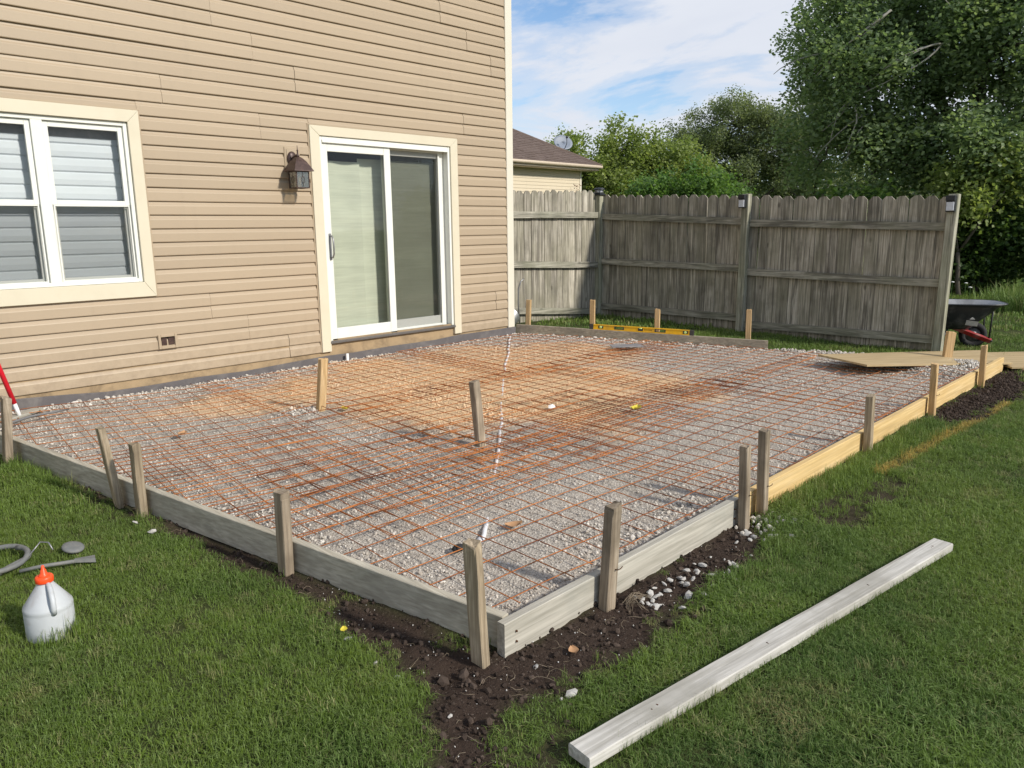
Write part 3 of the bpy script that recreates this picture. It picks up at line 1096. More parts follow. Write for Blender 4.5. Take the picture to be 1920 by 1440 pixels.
Wn = MB()
frame_ring(Wn, WIN[4] + .002, WIN[5] - .002, WIN[6] + .002, WIN[7] - .002, .030, -.012, .085)
Wn.box((1.800, -.010, WIN[6] + .03), (1.880, .085, WIN[7] - .03), 0, .003)
wfr = Wn.build('window', M['white'], H)
miter_trim(wfr, WIN, -.034, .02)
for o_ in (WIN, DOOR):
    for sx in (0, 1):
        xx = o_[sx]
        e = -1 if sx == 0 else 1
        MB().box((min(xx, xx + e * .014) + .0005, -.023, o_[2]), (max(xx, xx + e * .014) - .0005, .004, o_[3] + .0005), 0, .002).build('j_channel', M['siding'], H)
    MB().box((o_[0] - .014, -.0235, o_[3] + .001), (o_[1] + .014, .0035, o_[3] + .012), 0, .002).build('j_channel', M['siding'], H)
for k, (xa, xb) in enumerate(((1.229, 1.798), (1.882, 2.448))):
    for up in (1, 0):
        z0, z1 = (1.700, 2.312) if up else (1.114, 1.722)
        y0, y1 = (.008, .036) if up else (.040, .068)
        mb = MB()
        frame_ring(mb, xa, xb, z0, z1, .036, y0, y1, wb=.034 if up else .030, wt=.040 if up else .030)
        sash = mb.build('sash', M['white'], wfr)
        MB().box((xa + .036, (y0 + y1) / 2 - .002, z0 + .03), (xb - .036, (y0 + y1) / 2 + .002, z1 - .03)).build('pane', M['glass'], sash)
    # half insect screen outside the lower sash
    mb = MB()
    frame_ring(mb, xa + .006, xb - .006, 1.114, 1.700, .012, -.001, .007)
    sc_ = mb.build('screen_frame', M['white'], wfr)
    MB().box((xa + .018, .0025, 1.126), (xb - .018, .0030, 1.688)).build('screen', M['screen'], sc_)
    # blind slats behind the glass
    zb = 1.10
    i = 0
    while zb < 2.24:
        mb = MB()
        dx = rnd.uniform(-.001, .001)
        vs = []
        for (y, z) in ((.118, 0), (.108, .012), (.106, .050), (.112, .095), (.122, .113)):
            vs += [(xa + .012, y, zb + z + dx), (xb - .012, y, zb + z - dx)]
        mb.add(vs, [(2 * j, 2 * j + 1, 2 * j + 3, 2 * j + 2) for j in range(4)], 0, False)
        mb.build('blind_slat', M['blind'], wfr)
        zb += .1065
        i += 1
    MB().box((xa + .005, .10, 2.215), (xb - .005, .15, 2.30)).build('blind_headrail', M['slate'], wfr)
# dark room behind the openings
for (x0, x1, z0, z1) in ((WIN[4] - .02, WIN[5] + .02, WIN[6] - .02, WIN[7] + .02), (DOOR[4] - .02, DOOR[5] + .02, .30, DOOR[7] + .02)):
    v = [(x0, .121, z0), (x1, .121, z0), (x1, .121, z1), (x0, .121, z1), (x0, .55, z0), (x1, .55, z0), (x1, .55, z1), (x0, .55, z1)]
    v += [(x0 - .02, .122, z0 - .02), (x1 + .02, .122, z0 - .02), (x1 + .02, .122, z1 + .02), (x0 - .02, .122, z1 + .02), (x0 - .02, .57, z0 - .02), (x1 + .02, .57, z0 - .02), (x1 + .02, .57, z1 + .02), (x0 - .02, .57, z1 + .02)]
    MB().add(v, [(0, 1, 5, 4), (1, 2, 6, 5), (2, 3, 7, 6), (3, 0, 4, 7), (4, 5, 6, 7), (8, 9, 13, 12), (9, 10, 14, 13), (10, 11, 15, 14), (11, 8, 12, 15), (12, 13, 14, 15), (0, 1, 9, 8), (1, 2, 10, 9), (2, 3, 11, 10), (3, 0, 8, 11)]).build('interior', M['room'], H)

# sliding door
D = MB()
x0, x1, z0, z1 = DOOR[4] + .002, DOOR[5] - .002, .385, DOOR[7] - .002
D.box((x0, -.018, z0), (x0 + .030, .118, z1), 0, .003)
D.box((x1 - .030, -.018, z0), (x1, .118, z1), 0, .003)
D.box((x0 + .030, -.0175, z1 - .040), (x1 - .030, .118, z1), 0, .003)
D.box((x0 + .030, -.026, z1 - .060), (x1 - .030, -.0185, z1 - .030), 0, .002)
door = D.build('sliding_door', M['white'], H)
miter_trim(door, DOOR, -.034, .02, False)
MB().box((x0 - .01, -.040, .358), (x1 + .01, .118, .383), 0, .003).build('threshold', M['sill'], door)
MB().box((x0 - .004, -.003, .300), (x1 + .004, .005, .350)).build('sill_board', M['sheath'], H)


def door_panel(xa, xb, y0, y1, zb, zt, wl, wr, wb, wt, name):
    mb = MB()
    mb.box((xa, y0, zb), (xa + wl, y1, zt), 0, .003)
    mb.box((xb - wr, y0, zb), (xb, y1, zt), 0, .003)
    mb.box((xa + wl + .0005, y0 + .001, zb), (xb - wr - .0005, y1 - .001, zb + wb), 0, .003)
    mb.box((xa + wl + .0005, y0 + .001, zt - wt), (xb - wr - .0005, y1 - .001, zt), 0, .003)
    p = mb.build(name, M['white'], door)
    MB().box((xa + wl, (y0 + y1) / 2 - .003, zb + wb), (xb - wr, (y0 + y1) / 2 + .003, zt - wt)).build('pane', M['glass'], p)
    return p


pl = door_panel(4.270, 5.090, -.004, .032, .386, 2.328, .062, .082, .120, .095, 'door_panel')
pr = door_panel(5.040, 5.874, .062, .098, .386, 2.328, .062, .100, .120, .085, 'door_panel')
# sliding insect screen in front of the right pane
mb = MB()
frame_ring(mb, 5.092, 5.800, .395, 2.318, .022, .040, .050)
sc_ = mb.build('screen_door', M['white'], door)
sc_.data.materials.clear()
sc_.data.materials.append(M['white'])
MB().box((5.112, .0445, .42), (5.782, .0450, 2.30)).build('screen', M['screen'], sc_)
# handle
mb = MB()
pts = [(4.306, -.004, 1.43), (4.306, -.040, 1.425), (4.308, -.058, 1.39), (4.310, -.060, 1.32), (4.309, -.058, 1.25), (4.306, -.040, 1.215), (4.306, -.004, 1.21)]
mb.tube(pts, .008, 8)
mb.box((4.292, -.010, 1.19), (4.320, -.0045, 1.45), 0, .002)
mb.build('handle', M['steel'], pl)


def shade(xa, xb, za, zb_, y, mat, seed, folds):
    nx, nz = 26, 44
    vs = []
    for i in range(nx):
        for j in range(nz):
            x = xa + (xb - xa) * i / (nx - 1)
            z = za + (zb_ - za) * j / (nz - 1)
            yy = y + .010 * (float(fbm(x * 2 + seed, z * 9, 1.6, 3, seed)) - .45) + (.010 * math.sin(x * 16 + seed) if folds else 0)
            vs.append((x, yy, z))
    return MB().add(vs, [(i * nz + j, (i + 1) * nz + j, (i + 1) * nz + j + 1, i * nz + j + 1) for i in range(nx - 1) for j in range(nz - 1)], 0, True)


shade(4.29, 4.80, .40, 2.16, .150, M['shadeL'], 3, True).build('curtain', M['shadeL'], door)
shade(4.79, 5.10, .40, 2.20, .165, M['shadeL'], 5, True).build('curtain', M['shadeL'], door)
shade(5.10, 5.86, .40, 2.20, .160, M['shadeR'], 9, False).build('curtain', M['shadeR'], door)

# outlet vent cover low on the wall
V_ = MB()
frame_ring(V_, 2.545, 2.706, .508, .630, .022, -.034, -.004, ch=.003)
vent = V_.build('vent_cover', M['siding'], H)
mb = MB()
mb.box((2.566, -.012, .530), (2.685, -.006, .608))
mb.build('vent_back', M['dark'], vent)
mb = MB()
mb.box((2.574, -.026, .538), (2.618, -.012, .600), 0, .003)
mb.box((2.630, -.026, .538), (2.680, -.012, .600), 0, .003)
mb.build('vent_flap', M['bronze'], vent)

# mounting block (part of the wall) and the lamp (thing of its own)
MB().box((3.852, -.030, 2.046), (4.016, -.002, 2.246), 0, .006).box((3.872, -.036, 2.066), (3.996, -.029, 2.228), 0, .003).build('mounting_block', M['siding'], H)
LX, LY = 3.918, -.150
lamp = empty('wall_lamp', (LX, -.036, 2.10))
tag(lamp, 'bronze coach lantern with seeded glass mounted on the tan siding left of the sliding door', 'wall lamp')


def lp(x, y, z):
    return (x - LX, y + .036, z - 2.10)


mb = MB()
MX = Matrix.Rotation(rad(90), 4, 'X')
mb.lathe([(.052, 0), (.052, .006), (.044, .014), (.030, .022)], 24, M=Matrix.Scale(1.35, 4, (0, 0, 1)) @ MX)
bp = mb.build('backplate', M['bronze'], lamp, loc=(0.006, 0, .035))
mb = MB()
mb.tube([lp(LX, -.050, 2.135), lp(LX, -.085, 2.150), lp(LX, -.125, 2.160), lp(LX, LY, 2.165)], [.013, .012, .011, .010], 10)
mb.tube([lp(LX, -.055, 2.090), lp(LX, -.080, 2.080), lp(LX, -.095, 2.100), lp(LX, -.080, 2.125)], .006, 8)
mb.build('arm', M['bronze'], lamp)
mb = MB()
mb.lathe([(.012, 0), (.018, .012), (.009, .024), (.006, .05), (.009, .058), (.004, .07), (.002, .105)], 14, c=lp(LX, LY, 2.145))
mb.build('finial', M['bronze'], lamp)
mb = MB()
rr = [(.110, 2.018), (.108, 2.026), (.088, 2.060), (.060, 2.105), (.034, 2.135), (.020, 2.146), (.0, 2.150)]
vs = []
for (r_, z_) in rr:
    for sx, sy in ((-1, -1), (1, -1), (1, 1), (-1, 1)):
        vs.append(lp(LX + sx * r_ * .92, LY + sy * r_ * .92, z_))
fs = [(i * 4 + k, i * 4 + (k + 1) % 4, (i + 1) * 4 + (k + 1) % 4, (i + 1) * 4 + k) for i in range(len(rr) - 1) for k in range(4)] + [(3, 2, 1, 0)]
mb.add(vs, fs)
mb.build('lamp_roof', M['bronze'], lamp)
hw, zb, zt = .068, 1.866, 2.018
mb = MB()
for sx in (-1, 1):
    for sy in (-1, 1):
        cx, cy = LX + sx * (hw - .004), LY + sy * (hw - .004)
        a = lp(cx - .004, cy - .004, zb)
        b = lp(cx + .004, cy + .004, zt)
        mb.box(a, b)
for sx, sy in ((0, -1), (0, 1), (-1, 0), (1, 0)):
    for z_ in (zb, zt - .008):
        if sx == 0:
            mb.box(lp(LX - hw + .008, LY + sy * (hw - .004) - .0035, z_), lp(LX + hw - .008, LY + sy * (hw - .004) + .0035, z_ + .008))
        else:
            mb.box(lp(LX + sx * (hw - .004) - .0035, LY - hw + .008, z_), lp(LX + sx * (hw - .004) + .0035, LY + hw - .008, z_ + .008))
mb.build('cage', M['bronze'], lamp)
for sx, sy in ((0, -1), (0, 1), (-1, 0), (1, 0)):
    mb = MB()
    if sx == 0:
        mb.box(lp(LX - hw + .008, LY + sy * (hw - .005) - .001, zb + .008), lp(LX + hw - .008, LY + sy * (hw - .005) + .001, zt - .008))
    else:
        mb.box(lp(LX + sx * (hw - .005) - .001, LY - hw + .008, zb + .008), lp(LX + sx * (hw - .005) + .001, LY + hw - .008, zt - .008))
    pg = mb.build('glass_pane', M['lampglass'], lamp)
    mb = MB()          # leaded leaf pattern on the glass
    q = hw - .0015
    for s_ in (-1, 1):
        P_ = []
        for t in np.linspace(0, 1, 7):
            u = s_ * .020 * math.sin(math.pi * t)
            z_ = zb + .040 + .070 * t
            P_.append(lp(LX + u, LY + sy * q, z_) if sx == 0 else lp(LX + sx * q, LY + u, z_))
        mb.tube(P_, .0014, 4)
    P_ = [lp(LX, LY + sy * q, zz_) if sx == 0 else lp(LX + sx * q, LY, zz_) for zz_ in (zb + .01, zt - .01)]
    mb.tube(P_, .0012, 4)
    mb.build('leading', M['bronze'], pg)
mb = MB()
mb.lathe([(.010, 0), (.010, .03), (.016, .045), (.020, .065), (.014, .085), (.004, .092)], 12, c=lp(LX, LY, 1.905))
mb.build('bulb', M['whitep'], lamp)

# ------------------------------------------------------------------ form boards
def board(name, a, b, t, h, mat, ztop=None, side=1, n=18, wob=.003, label=None, cat='form board', group=None, zlo=None):
    """plank standing on edge from a to b; a->b runs along the outer face, thickness goes to the left of the direction if side = 1"""
    a = Vector((a[0], a[1], 0))
    b = Vector((b[0], b[1], 0))
    d = (b - a)
    Lh = d.length
    d.normalize()
    nrm = Vector((-d.y, d.x, 0)) * side
    along_x = abs(d.x) > abs(d.y)
    mb = MB()
    ch = .003
    ring = [(0, ch), (0, 1 - 1e-9), (ch, 1), (t - ch, 1), (t, 1 - 1e-9), (t, ch), (t - ch, 0), (ch, 0)]
    vs = []
    o_ = a.copy()
    for i in range(n + 1):
        s_ = Lh * i / n
        p = a + d * s_
        top = (PZ0 + PSL * p.y if ztop is None else ztop) + wob * (float(vnoise(s_ * 1.3, 0, int(a.x * 10))) - .5) * 2
        sw = wob * 1.5 * (float(vnoise(s_ * .9, 4, int(a.x * 10) + 5)) - .5)
        for (u, w) in ring:
            z = top - h + (h if w >= .999 and w <= 1 else (h - ch if w > .9 else (ch if w > 0 else 0)))
            if w == 1:
                z = top
            elif w > .9:
                z = top - ch
            elif w > 0:
                z = top - h + ch
            else:
                z = top - h
            q = p + nrm * (u + sw)
            vs.append((q.x - a.x, q.y - a.y, z))
    k = 8
    fs = [(i * k + j, (i + 1) * k + j, (i + 1) * k + (j + 1) % k, i * k + (j + 1) % k) for i in range(n) for j in range(k)]
    fs += [tuple(range(k))[::-1], tuple(n * k + j for j in range(k))]
    mb.add(vs, fs)
    return mb.build(name, mat, None, loc=(a.x, a.y, 0), label=label, cat=cat, group=group)


board('form_board', (0.93, -.05), (1.772, -4.876), .038, .140, M['formy'], side=1, n=40, label='long grey board on edge along the left side of the gravel bed', wob=.004)
board('form_board', (1.742, -4.916), (3.452, -4.913), .038, .140, M['formx'], side=1, n=16, label='weathered grey board on edge right of the near corner')
board('form_board', (3.462, -4.910), (6.515, -4.913), .038, .190, M['yellowx'], side=1, n=20, label='longest yellow pine board starting at the paired stakes')
board('form_board', (6.522, -4.909), (7.98, -4.913), .038, .190, M['yellowx'], side=1, n=10, label='shorter yellow pine board on edge beside the dug soil strip')
board('form_board', (7.992, -4.920), (9.02, -4.918), .038, .190, M['yellowx'], side=1, n=8, label='last yellow pine board on edge ending at the plywood path')
board('form_board', (6.985, .015), (8.187, -2.775), .038, .125, M['formb'], side=1, n=20, label='brown board on edge at the far side of the gravel bed under the yellow level', wob=.002)

# notches and nails where boards meet
mb = MB()
for (x, z) in ((1.80, .085), (1.80, .045), (3.40, .09), (3.40, .04), (3.52, .08), (3.52, .03)):
    mb.tube([(x, -4.9215, z), (x, -4.914, z)], .004, 8)
o = mb.build('nail_heads', M['rivet'], None, label='rusty nail heads driven into the board at the near corner', cat='nails', kind='stuff')

# loose plank on the lawn
lp0 = Vector((1.489, -5.456, 0))
lp1 = Vector((3.762, -5.773, 0))
ang = math.atan2(lp1.y - lp0.y, lp1.x - lp0.x)
mb = MB()
n = 24
Lp = (lp1 - lp0).length
vs = []
ch = .004
for i in range(n + 1):
    s_ = Lp * i / n
    p = lp0 + (lp1 - lp0) * (i / n)
    zt_ = .052 + .004 * (float(vnoise(s_ * 1.4, 2, 5)) - .5)
    hw_ = .0445
    for (u, z) in ((-hw_, ch), (-hw_, .038 - ch), (-hw_ + ch, .038), (hw_ - ch, .038), (hw_, .038 - ch), (hw_, ch), (hw_ - ch, 0), (-hw_ + ch, 0)):
        jj = .0012 * (rnd.random() - .5)
        vs.append((s_ + (0.004 * (rnd.random() - .5) if i in (0, n) else 0), u + jj, zt_ - .038 + z + jj))
mb.add(vs, [(i * 8 + j, (i + 1) * 8 + j, (i + 1) * 8 + (j + 1) % 8, i * 8 + (j + 1) % 8) for i in range(n) for j in range(8)] + [tuple(range(8))[::-1], tuple(n * 8 + j for j in range(8))])
pk = mb.build('loose_plank', M['loose'], None, loc=(lp0.x, lp0.y, 0), label='long pale weathered plank lying flat on the grass in the right foreground', cat='plank')
pk.rotation_euler = (0, 0, ang)
nl_ = MB()
for x in (.30, .33, Lp - .10, Lp - .12, .9, 1.6):
    nl_.tube([(x, rnd.uniform(-.02, .02), .049), (x + .001, .0, .0535)], .0025, 6)
nl_.build('nail', M['rivet'], pk)


# ------------------------------------------------------------------ stakes
def stake(base, top, w, d, mat, label, rot=0.0, worn=.0065, broken=0.0, group='wooden stakes round the gravel bed', nail=False, depth=.12):
    B = Vector(base)
    Tp = Vector(top)
    ax = (Tp - B)
    Lh = ax.length
    ax.normalize()
    o = empty('stake', B)
    tag(o, label, 'stake', group)
    q = Vector((0, 0, 1)).rotation_difference(ax)
    Rm = q.to_matrix() @ Matrix.Rotation(rot, 3, 'Z')
    mb = MB()
    lv = [-depth, -.02, .08, .2, .32, Lh - .03, Lh - .006, Lh]
    lv = [l for l in lv if l <= Lh]
    vs = []
    sgn = rnd.choice((-1, 1))
    ns = 8
    ch = .004
    for i, l in enumerate(lv):
        taper = .25 if i == 0 else 1.0
        last = i == len(lv) - 1
        hx, hy = w / 2 * taper, d / 2 * taper
        for (u, v) in ((-hx, -hy + ch), (-hx + ch, -hy), (hx - ch, -hy), (hx, -hy + ch), (hx, hy - ch), (hx - ch, hy), (-hx + ch, hy), (-hx, hy - ch)):
            jx = rnd.uniform(-worn, worn) * (.5 if not last else 1)
            jz = (rnd.uniform(-worn, worn) * 1.5 - broken * (u / w + .5) * sgn) if last else 0
            shrink = .94 if last else 1
            p = Rm @ Vector(((u) * shrink + jx * .5, v * shrink + jx * .4, l + jz))
            vs.append(tuple(p))
    fs = [(i * ns + j, i * ns + (j + 1) % ns, (i + 1) * ns + (j + 1) % ns, (i + 1) * ns + j) for i in range(len(lv) - 1) for j in range(ns)]
    fs += [tuple(range(ns))[::-1], tuple((len(lv) - 1) * ns + j for j in range(ns))]
    mb.add(vs, fs)
    s_ = mb.build('shaft', mat, o)
    if nail:
        mb = MB()
        z_ = .17
        P_ = [Rm @ Vector((w / 2 * .2, -d / 2 + .003, z_)), Rm @ Vector((w / 2 * .2, -d / 2 - .012, z_ + .002)), Rm @ Vector((w / 2 * .5, -d / 2 - .020, z_ + .008)), Rm @ Vector((w / 2, -d / 2 - .018, z_ + .012))]
        mb.tube(P_, .0022, 6)
        mb.build('bent_nail', M['rivet'], o)
    return o


SO, SG, SN = M['stake_old'], M['stake_grey'], M['stake_new']
stake((1.085, -1.330, .170), (1.115, -1.352, .530), .044, .070, SG, 'leftmost stake with a dark side and the red handle behind it')
stake((1.310, -2.479, .110), (1.276, -2.450, .504), .036, .056, SO, 'thin stake leaning left on the left board with the grey stake close beside it', worn=.006)
stake((1.350, -2.692, .090), (1.350, -2.694, .452), .040, .064, SO, 'upright stake just nearer than the left leaning stake on the left board')
stake((1.540, -3.780, .055), (1.544, -3.784, .408), .044, .066, SG, 'battered stake midway along the left board with grass stained sides', worn=.006, broken=.006)
stake((1.668, -4.868, -.004), (1.655, -4.852, .440), .036, .066, SO, 'tallest split dark stake standing at the near corner of the form', worn=.008, broken=.01)
stake((2.291, -4.950, -.004), (2.307, -4.962, .417), .058, .048, SG, 'pale split stake with a bent nail on the grey right hand board', worn=.007, broken=.012, nail=True)
stake((3.432, -4.952, -.004), (3.424, -4.942, .424), .046, .044, SG, 'left one of the paired stakes where grey and yellow boards meet', nail=True)
stake((3.625, -4.954, -.004), (3.618, -4.946, .465), .050, .046, SG, 'right taller one of the paired stakes with a mushroomed top', nail=True, worn=.005)
stake((5.145, -4.952, -.01), (5.133, -4.945, .391), .050, .048, SO, 'dark stake in long grass against the yellow board')
stake((6.530, -4.952, -.01), (6.515, -4.943, .411), .050, .046, SN, 'stake covering the first joint of the yellow boards by the dug soil', nail=True)
stake((7.985, -4.962, -.01), (7.970, -4.955, .385), .050, .046, SN, 'stake covering the joint before the last yellow board')
stake((8.75, -4.46, .06), (8.765, -4.475, .385), .095, .040, SN, 'wide flat stake in the gravel heap in front of the wheelbarrow', rot=rad(-38))
stake((3.062, -1.663, .14), (3.091, -1.694, .541), .062, .048, SN, 'orange brown stake standing alone in the mesh nearest the siding')
stake((3.340, -3.130, .09), (3.305, -3.115, .529), .058, .050, SG, 'grey stake leaning left in the middle of the wire mesh', worn=.006, broken=.008)
BG = 'stakes behind the brown far board'
stake((7.165, -.015, .10), (7.175, -.03, .585), .060, .045, SN, 'stake behind the brown far board next to the house corner', rot=rad(-66), group=BG)
stake((7.445, -.845, .10), (7.445, -.845, .602), .060, .045, SN, 'stake behind the brown far board at the left end of the level', rot=rad(-66), group=BG)
stake((7.770, -1.570, .08), (7.770, -1.570, .510), .060, .045, SN, 'stake seen behind the hand hole of the yellow level', rot=rad(-66), group=BG)
stake((8.215, -2.520, .06), (8.210, -2.515, .530), .060, .045, SN, 'stake near the right end of the brown far board', rot=rad(-66), group=BG)
# yellow level standing on the far board
la = Vector((7.520, -.868 + .0, 0))
dirb = Vector((1.202, -2.79, 0)).normalized()
la = Vector((6.985, .015, 0)) + dirb * .95 + Vector((dirb.y * -1, dirb.x, 0)) * .012
lv_ = empty('spirit_level', (la.x, la.y, PZ0 + PSL * la.y + .001), math.atan2(dirb.y, dirb.x))
tag(lv_, 'long yellow spirit level standing on the brown far board', 'spirit level')
tilt = Matrix.Rotation(-math.atan(.03 * dirb.y) * 1.0, 4, 'Y')
LL, LH, LT = 1.26, .062, .022
mb = MB()
segs = [(0.05, .11), (.175, .31), (.43, .60), (.66, .80), (.93, 1.13), (1.19, 1.21)]
mb.box((.05, 0, 0), (LL - .05, LT, .012), 0, .001, M=tilt)
mb.box((.05, 0, LH - .012), (LL - .05, LT, LH), 0, .001, M=tilt)
for a, b in segs:
    mb.box((a, .004, .0125), (b, LT - .004, LH - .0125), 0, 0, M=tilt)
mb.build('body', M['yellow'], lv_)
for a in (0.0, LL - .05):
    MB().box((a, -.001, -.0005), (a + .05, LT + .001, LH + .0005), 0, .003, M=tilt).build('end_cap', M['levelend'], lv_)
for a in (.11, .60, 1.13):
    mb = MB()
    mb.box((a + .001, .005, .013), (a + .059, LT - .005, LH - .013), 0, .002, M=tilt)
    vh = mb.build('vial_housing', M['levelend'], lv_)
    mb = MB()
    if a == .60:
        mb.tube([tuple(tilt @ Vector((a + .012, .002, .045))), tuple(tilt @ Vector((a + .048, .002, .045)))], .007, 10)
    else:
        mb.lathe([(.016, 0), (.016, .004), (.010, .005)], 16, M=tilt @ Matrix.Translation((a + .03, .004, .031)) @ Matrix.Rotation(rad(90), 4, 'X'))
    mb.build('vial', M['vial'], vh)
for a, b in ((.31, .43), (.80, .93)):
    mb = MB()
    for (s0, s1, z0_, z1_) in ((a, a + .012, .0125, LH - .0125), (b - .012, b, .0125, LH - .0125), (a + .012, b - .012, .0125, .018), (a + .012, b - .012, LH - .018, LH - .0125)):
        mb.box((s0, .002, z0_), (s1, LT - .002, z1_), 0, 0, M=tilt)
    mb.build('hand_hole_grip', M['levelend'], lv_)
mb = MB()
for k in range(7):
    mb.box((.675 + k * .014, .0036, .026), (.684 + k * .014, .0042, .036), 0, 0, M=tilt)
mb.build('printed_word', M['rivet'], lv_)
# offcuts lying beyond the level
def slab(name, c, size, rz, mat, label, cat, rx=0.0, ry=0.0, ch=.003):
    mb = MB().box((-size[0] / 2, -size[1] / 2, 0), (size[0] / 2, size[1] / 2, size[2]), 0, ch)
    o = mb.build(name, mat, None, loc=c, label=label, cat=cat)
    o.rotation_euler = (rx, ry, rz)
    return o


slab('board_offcut', (7.98, -2.02, .135), (.42, .09, .045), rad(-60), M['formx'], 'short pale board offcut lying in the grass just past the right end of the level', 'offcut')
slab('board_offcut', (8.03, -2.20, .115), (.5, .10, .040), rad(-64), M['stake_new'], 'longer board offcut on the grass nearer the brown far board', 'offcut')
slab('grey_scrap_sheet', (7.02, -1.66, .165), (.36, .16, .008), rad(-40), M['slate'], 'thin grey scrap sheet lying on the gravel below the level', 'scrap sheet', rx=.05)

# ------------------------------------------------------------------ fence
FZ = {'t': (1.972, 1.866, 1.866, 1.768), 'r1': (1.632, 1.528, 1.508, 1.440), 'r2': (.950, .910, .868, .818), 'r3': (.246, .242, .160, .178)}
P0 = Vector((9.75, .815, 0))
P1 = Vector((9.66, -1.69, 0))
P2 = Vector((9.588, -4.15, 0))
PQ = Vector((6.90, .815, 0))


def picket_mesh(h, w, seed, mat, bend=0.0):
    r2 = random.Random(seed)
    t = .016
    c = w * .30
    cz = .045
    mb = MB()
    jt = r2.uniform(-.006, .006)
    out = [(-w / 2, 0), (w / 2, 0), (w / 2, h - cz + jt), (w / 2 - c, h), (-w / 2 + c, h + jt * .5), (-w / 2, h - cz - jt)]
    n = len(out)
    mids = [0.0, h * .35, h * .7]
    vs = [(x, 0, z) for x, z in out] + [(x, t, z) for x, z in out]
    fs = [tuple(range(n)), tuple(range(2 * n - 1, n - 1, -1))] + [(i, i + n, (i + 1) % n + n, (i + 1) % n) for i in range(n)]
    mb.add(vs, fs)
    return mb.mesh('picket', mat)


PMESH = {}


def picket(parent, pos, yaw, h, w, k):
    key = (round(h, 2), round(w, 3), k % 5)
    if key not in PMESH:
        PMESH[key] = picket_mesh(h, w, hash(key) & 0xffff, M['fence'])
    o = inst('picket', PMESH[key], parent, pos, (rnd.uniform(-.004, .004), rnd.uniform(-.004, .004), yaw + rnd.uniform(-.012, .012)))
    return o


def fence_panel(a, b, zs0, zs1, npk, label, face, railmat, gb0, gb1, x_axis=False):
    """a, b ends; face = unit vector to the viewer side, rails on that side"""
    o = empty('fence', a)
    tag(o, label, 'fence', 'fence lengths round the yard')
    d = (b - a)
    Lh = d.length
    d.normalize()
    yaw = math.atan2(d.y, d.x)
    wd = Lh / npk
    for k in range(npk):
        s_ = (k + .5) * wd
        f = s_ / Lh
        top = zs0[0] + (zs1[0] - zs0[0]) * f + rnd.uniform(-.012, .008)
        bot = gb0 + (gb1 - gb0) * f - .03 + rnd.uniform(-.01, .02)
        p = d * s_ - face * (.030 + rnd.uniform(0, .004))
        yy = yaw if True else yaw
        flip = 0
        picket(o, (p.x, p.y, bot), yaw + (math.pi if face.dot(Vector((d.y, -d.x, 0))) < 0 else 0), top - bot, wd - rnd.uniform(.002, .006), rnd.randrange(5))
    for j in (1, 2, 3):
        z0_, z1_ = zs0[j], zs1[j]
        mb = MB()
        hh = .045
        ns = 10
        vs = []
        for i in range(ns + 1):
            f = i / ns
            s_ = .04 + (Lh - .08) * f
            z = z0_ + (z1_ - z0_) * f + .006 * math.sin(f * 3.14) * rnd.uniform(.5, 1) * (-1 if j == 2 else .4)
            p = d * s_
            q0 = p - face * .010
            q1 = p + face * .026
            for q, zz_ in ((q0, z - hh), (q1, z - hh), (q1, z + hh), (q0, z + hh)):
                vs.append((q.x, q.y, zz_))
        fs = [(i * 4 + m_, (i + 1) * 4 + m_, (i + 1) * 4 + (m_ + 1) % 4, i * 4 + (m_ + 1) % 4) for i in range(ns) for m_ in range(4)] + [(3, 2, 1, 0), (ns * 4, ns * 4 + 1, ns * 4 + 2, ns * 4 + 3)]
        mb.add(vs, fs)
        mb.build('rail', railmat, o)
    return o


fv = Vector((-1, 0, 0))
fence_panel(P0, P1, [FZ[k][0] for k in ('t', 'r1', 'r2', 'r3')], [FZ[k][1] for k in ('t', 'r1', 'r2', 'r3')], 16, 'dog eared fence between the cap light corner post and the middle post', fv, M['rail'], .10, .08)
fence_panel(P1, P2, [FZ[k][2] for k in ('t', 'r1', 'r2', 'r3')], [FZ[k][3] for k in ('t', 'r1', 'r2', 'r3')], 16, 'weathered fence between the middle post and the end post by the wheelbarrow', fv, M['rail'], .08, .02)
fence_panel(PQ, P0, [1.965, 1.650, 1.020, .40], [2.026, 1.656, .894, .164], 20, 'fence running from the house corner to the corner post', Vector((0, -1, 0)), M['railx'], .12, .10)


def fpost(P, zb, zt, label, lean=0.0, wx=.095, wy=.095, off=0.03, ay=0.0):
    o = empty('fence_post', (P.x - off, P.y + ay, zb))
    tag(o, label, 'fence post', 'fence posts')
    mb = MB()
    mb.box((-wx / 2, -wy / 2, -.2), (wx / 2, wy / 2, zt - zb), 0, .005)
    s_ = mb.build('shaft', M['post'], o)
    s_.data.transform(Matrix.Shear('XY', 4, (0, 0)))
    for v in s_.data.vertices:
        v.co.y += -lean * (v.co.z)
    return o


fpost(P0, .10, 1.952, 'square fence corner post carrying the round solar cap light', off=.04)
fpost(P1, .07, 1.880, 'middle fence post with a small black solar light near its top', off=.05, lean=.005)
fpost(P2, .02, 1.790, 'end fence post with a sunlit edge beside the wheelbarrow', off=.03, lean=.012, wx=.10, wy=.10)

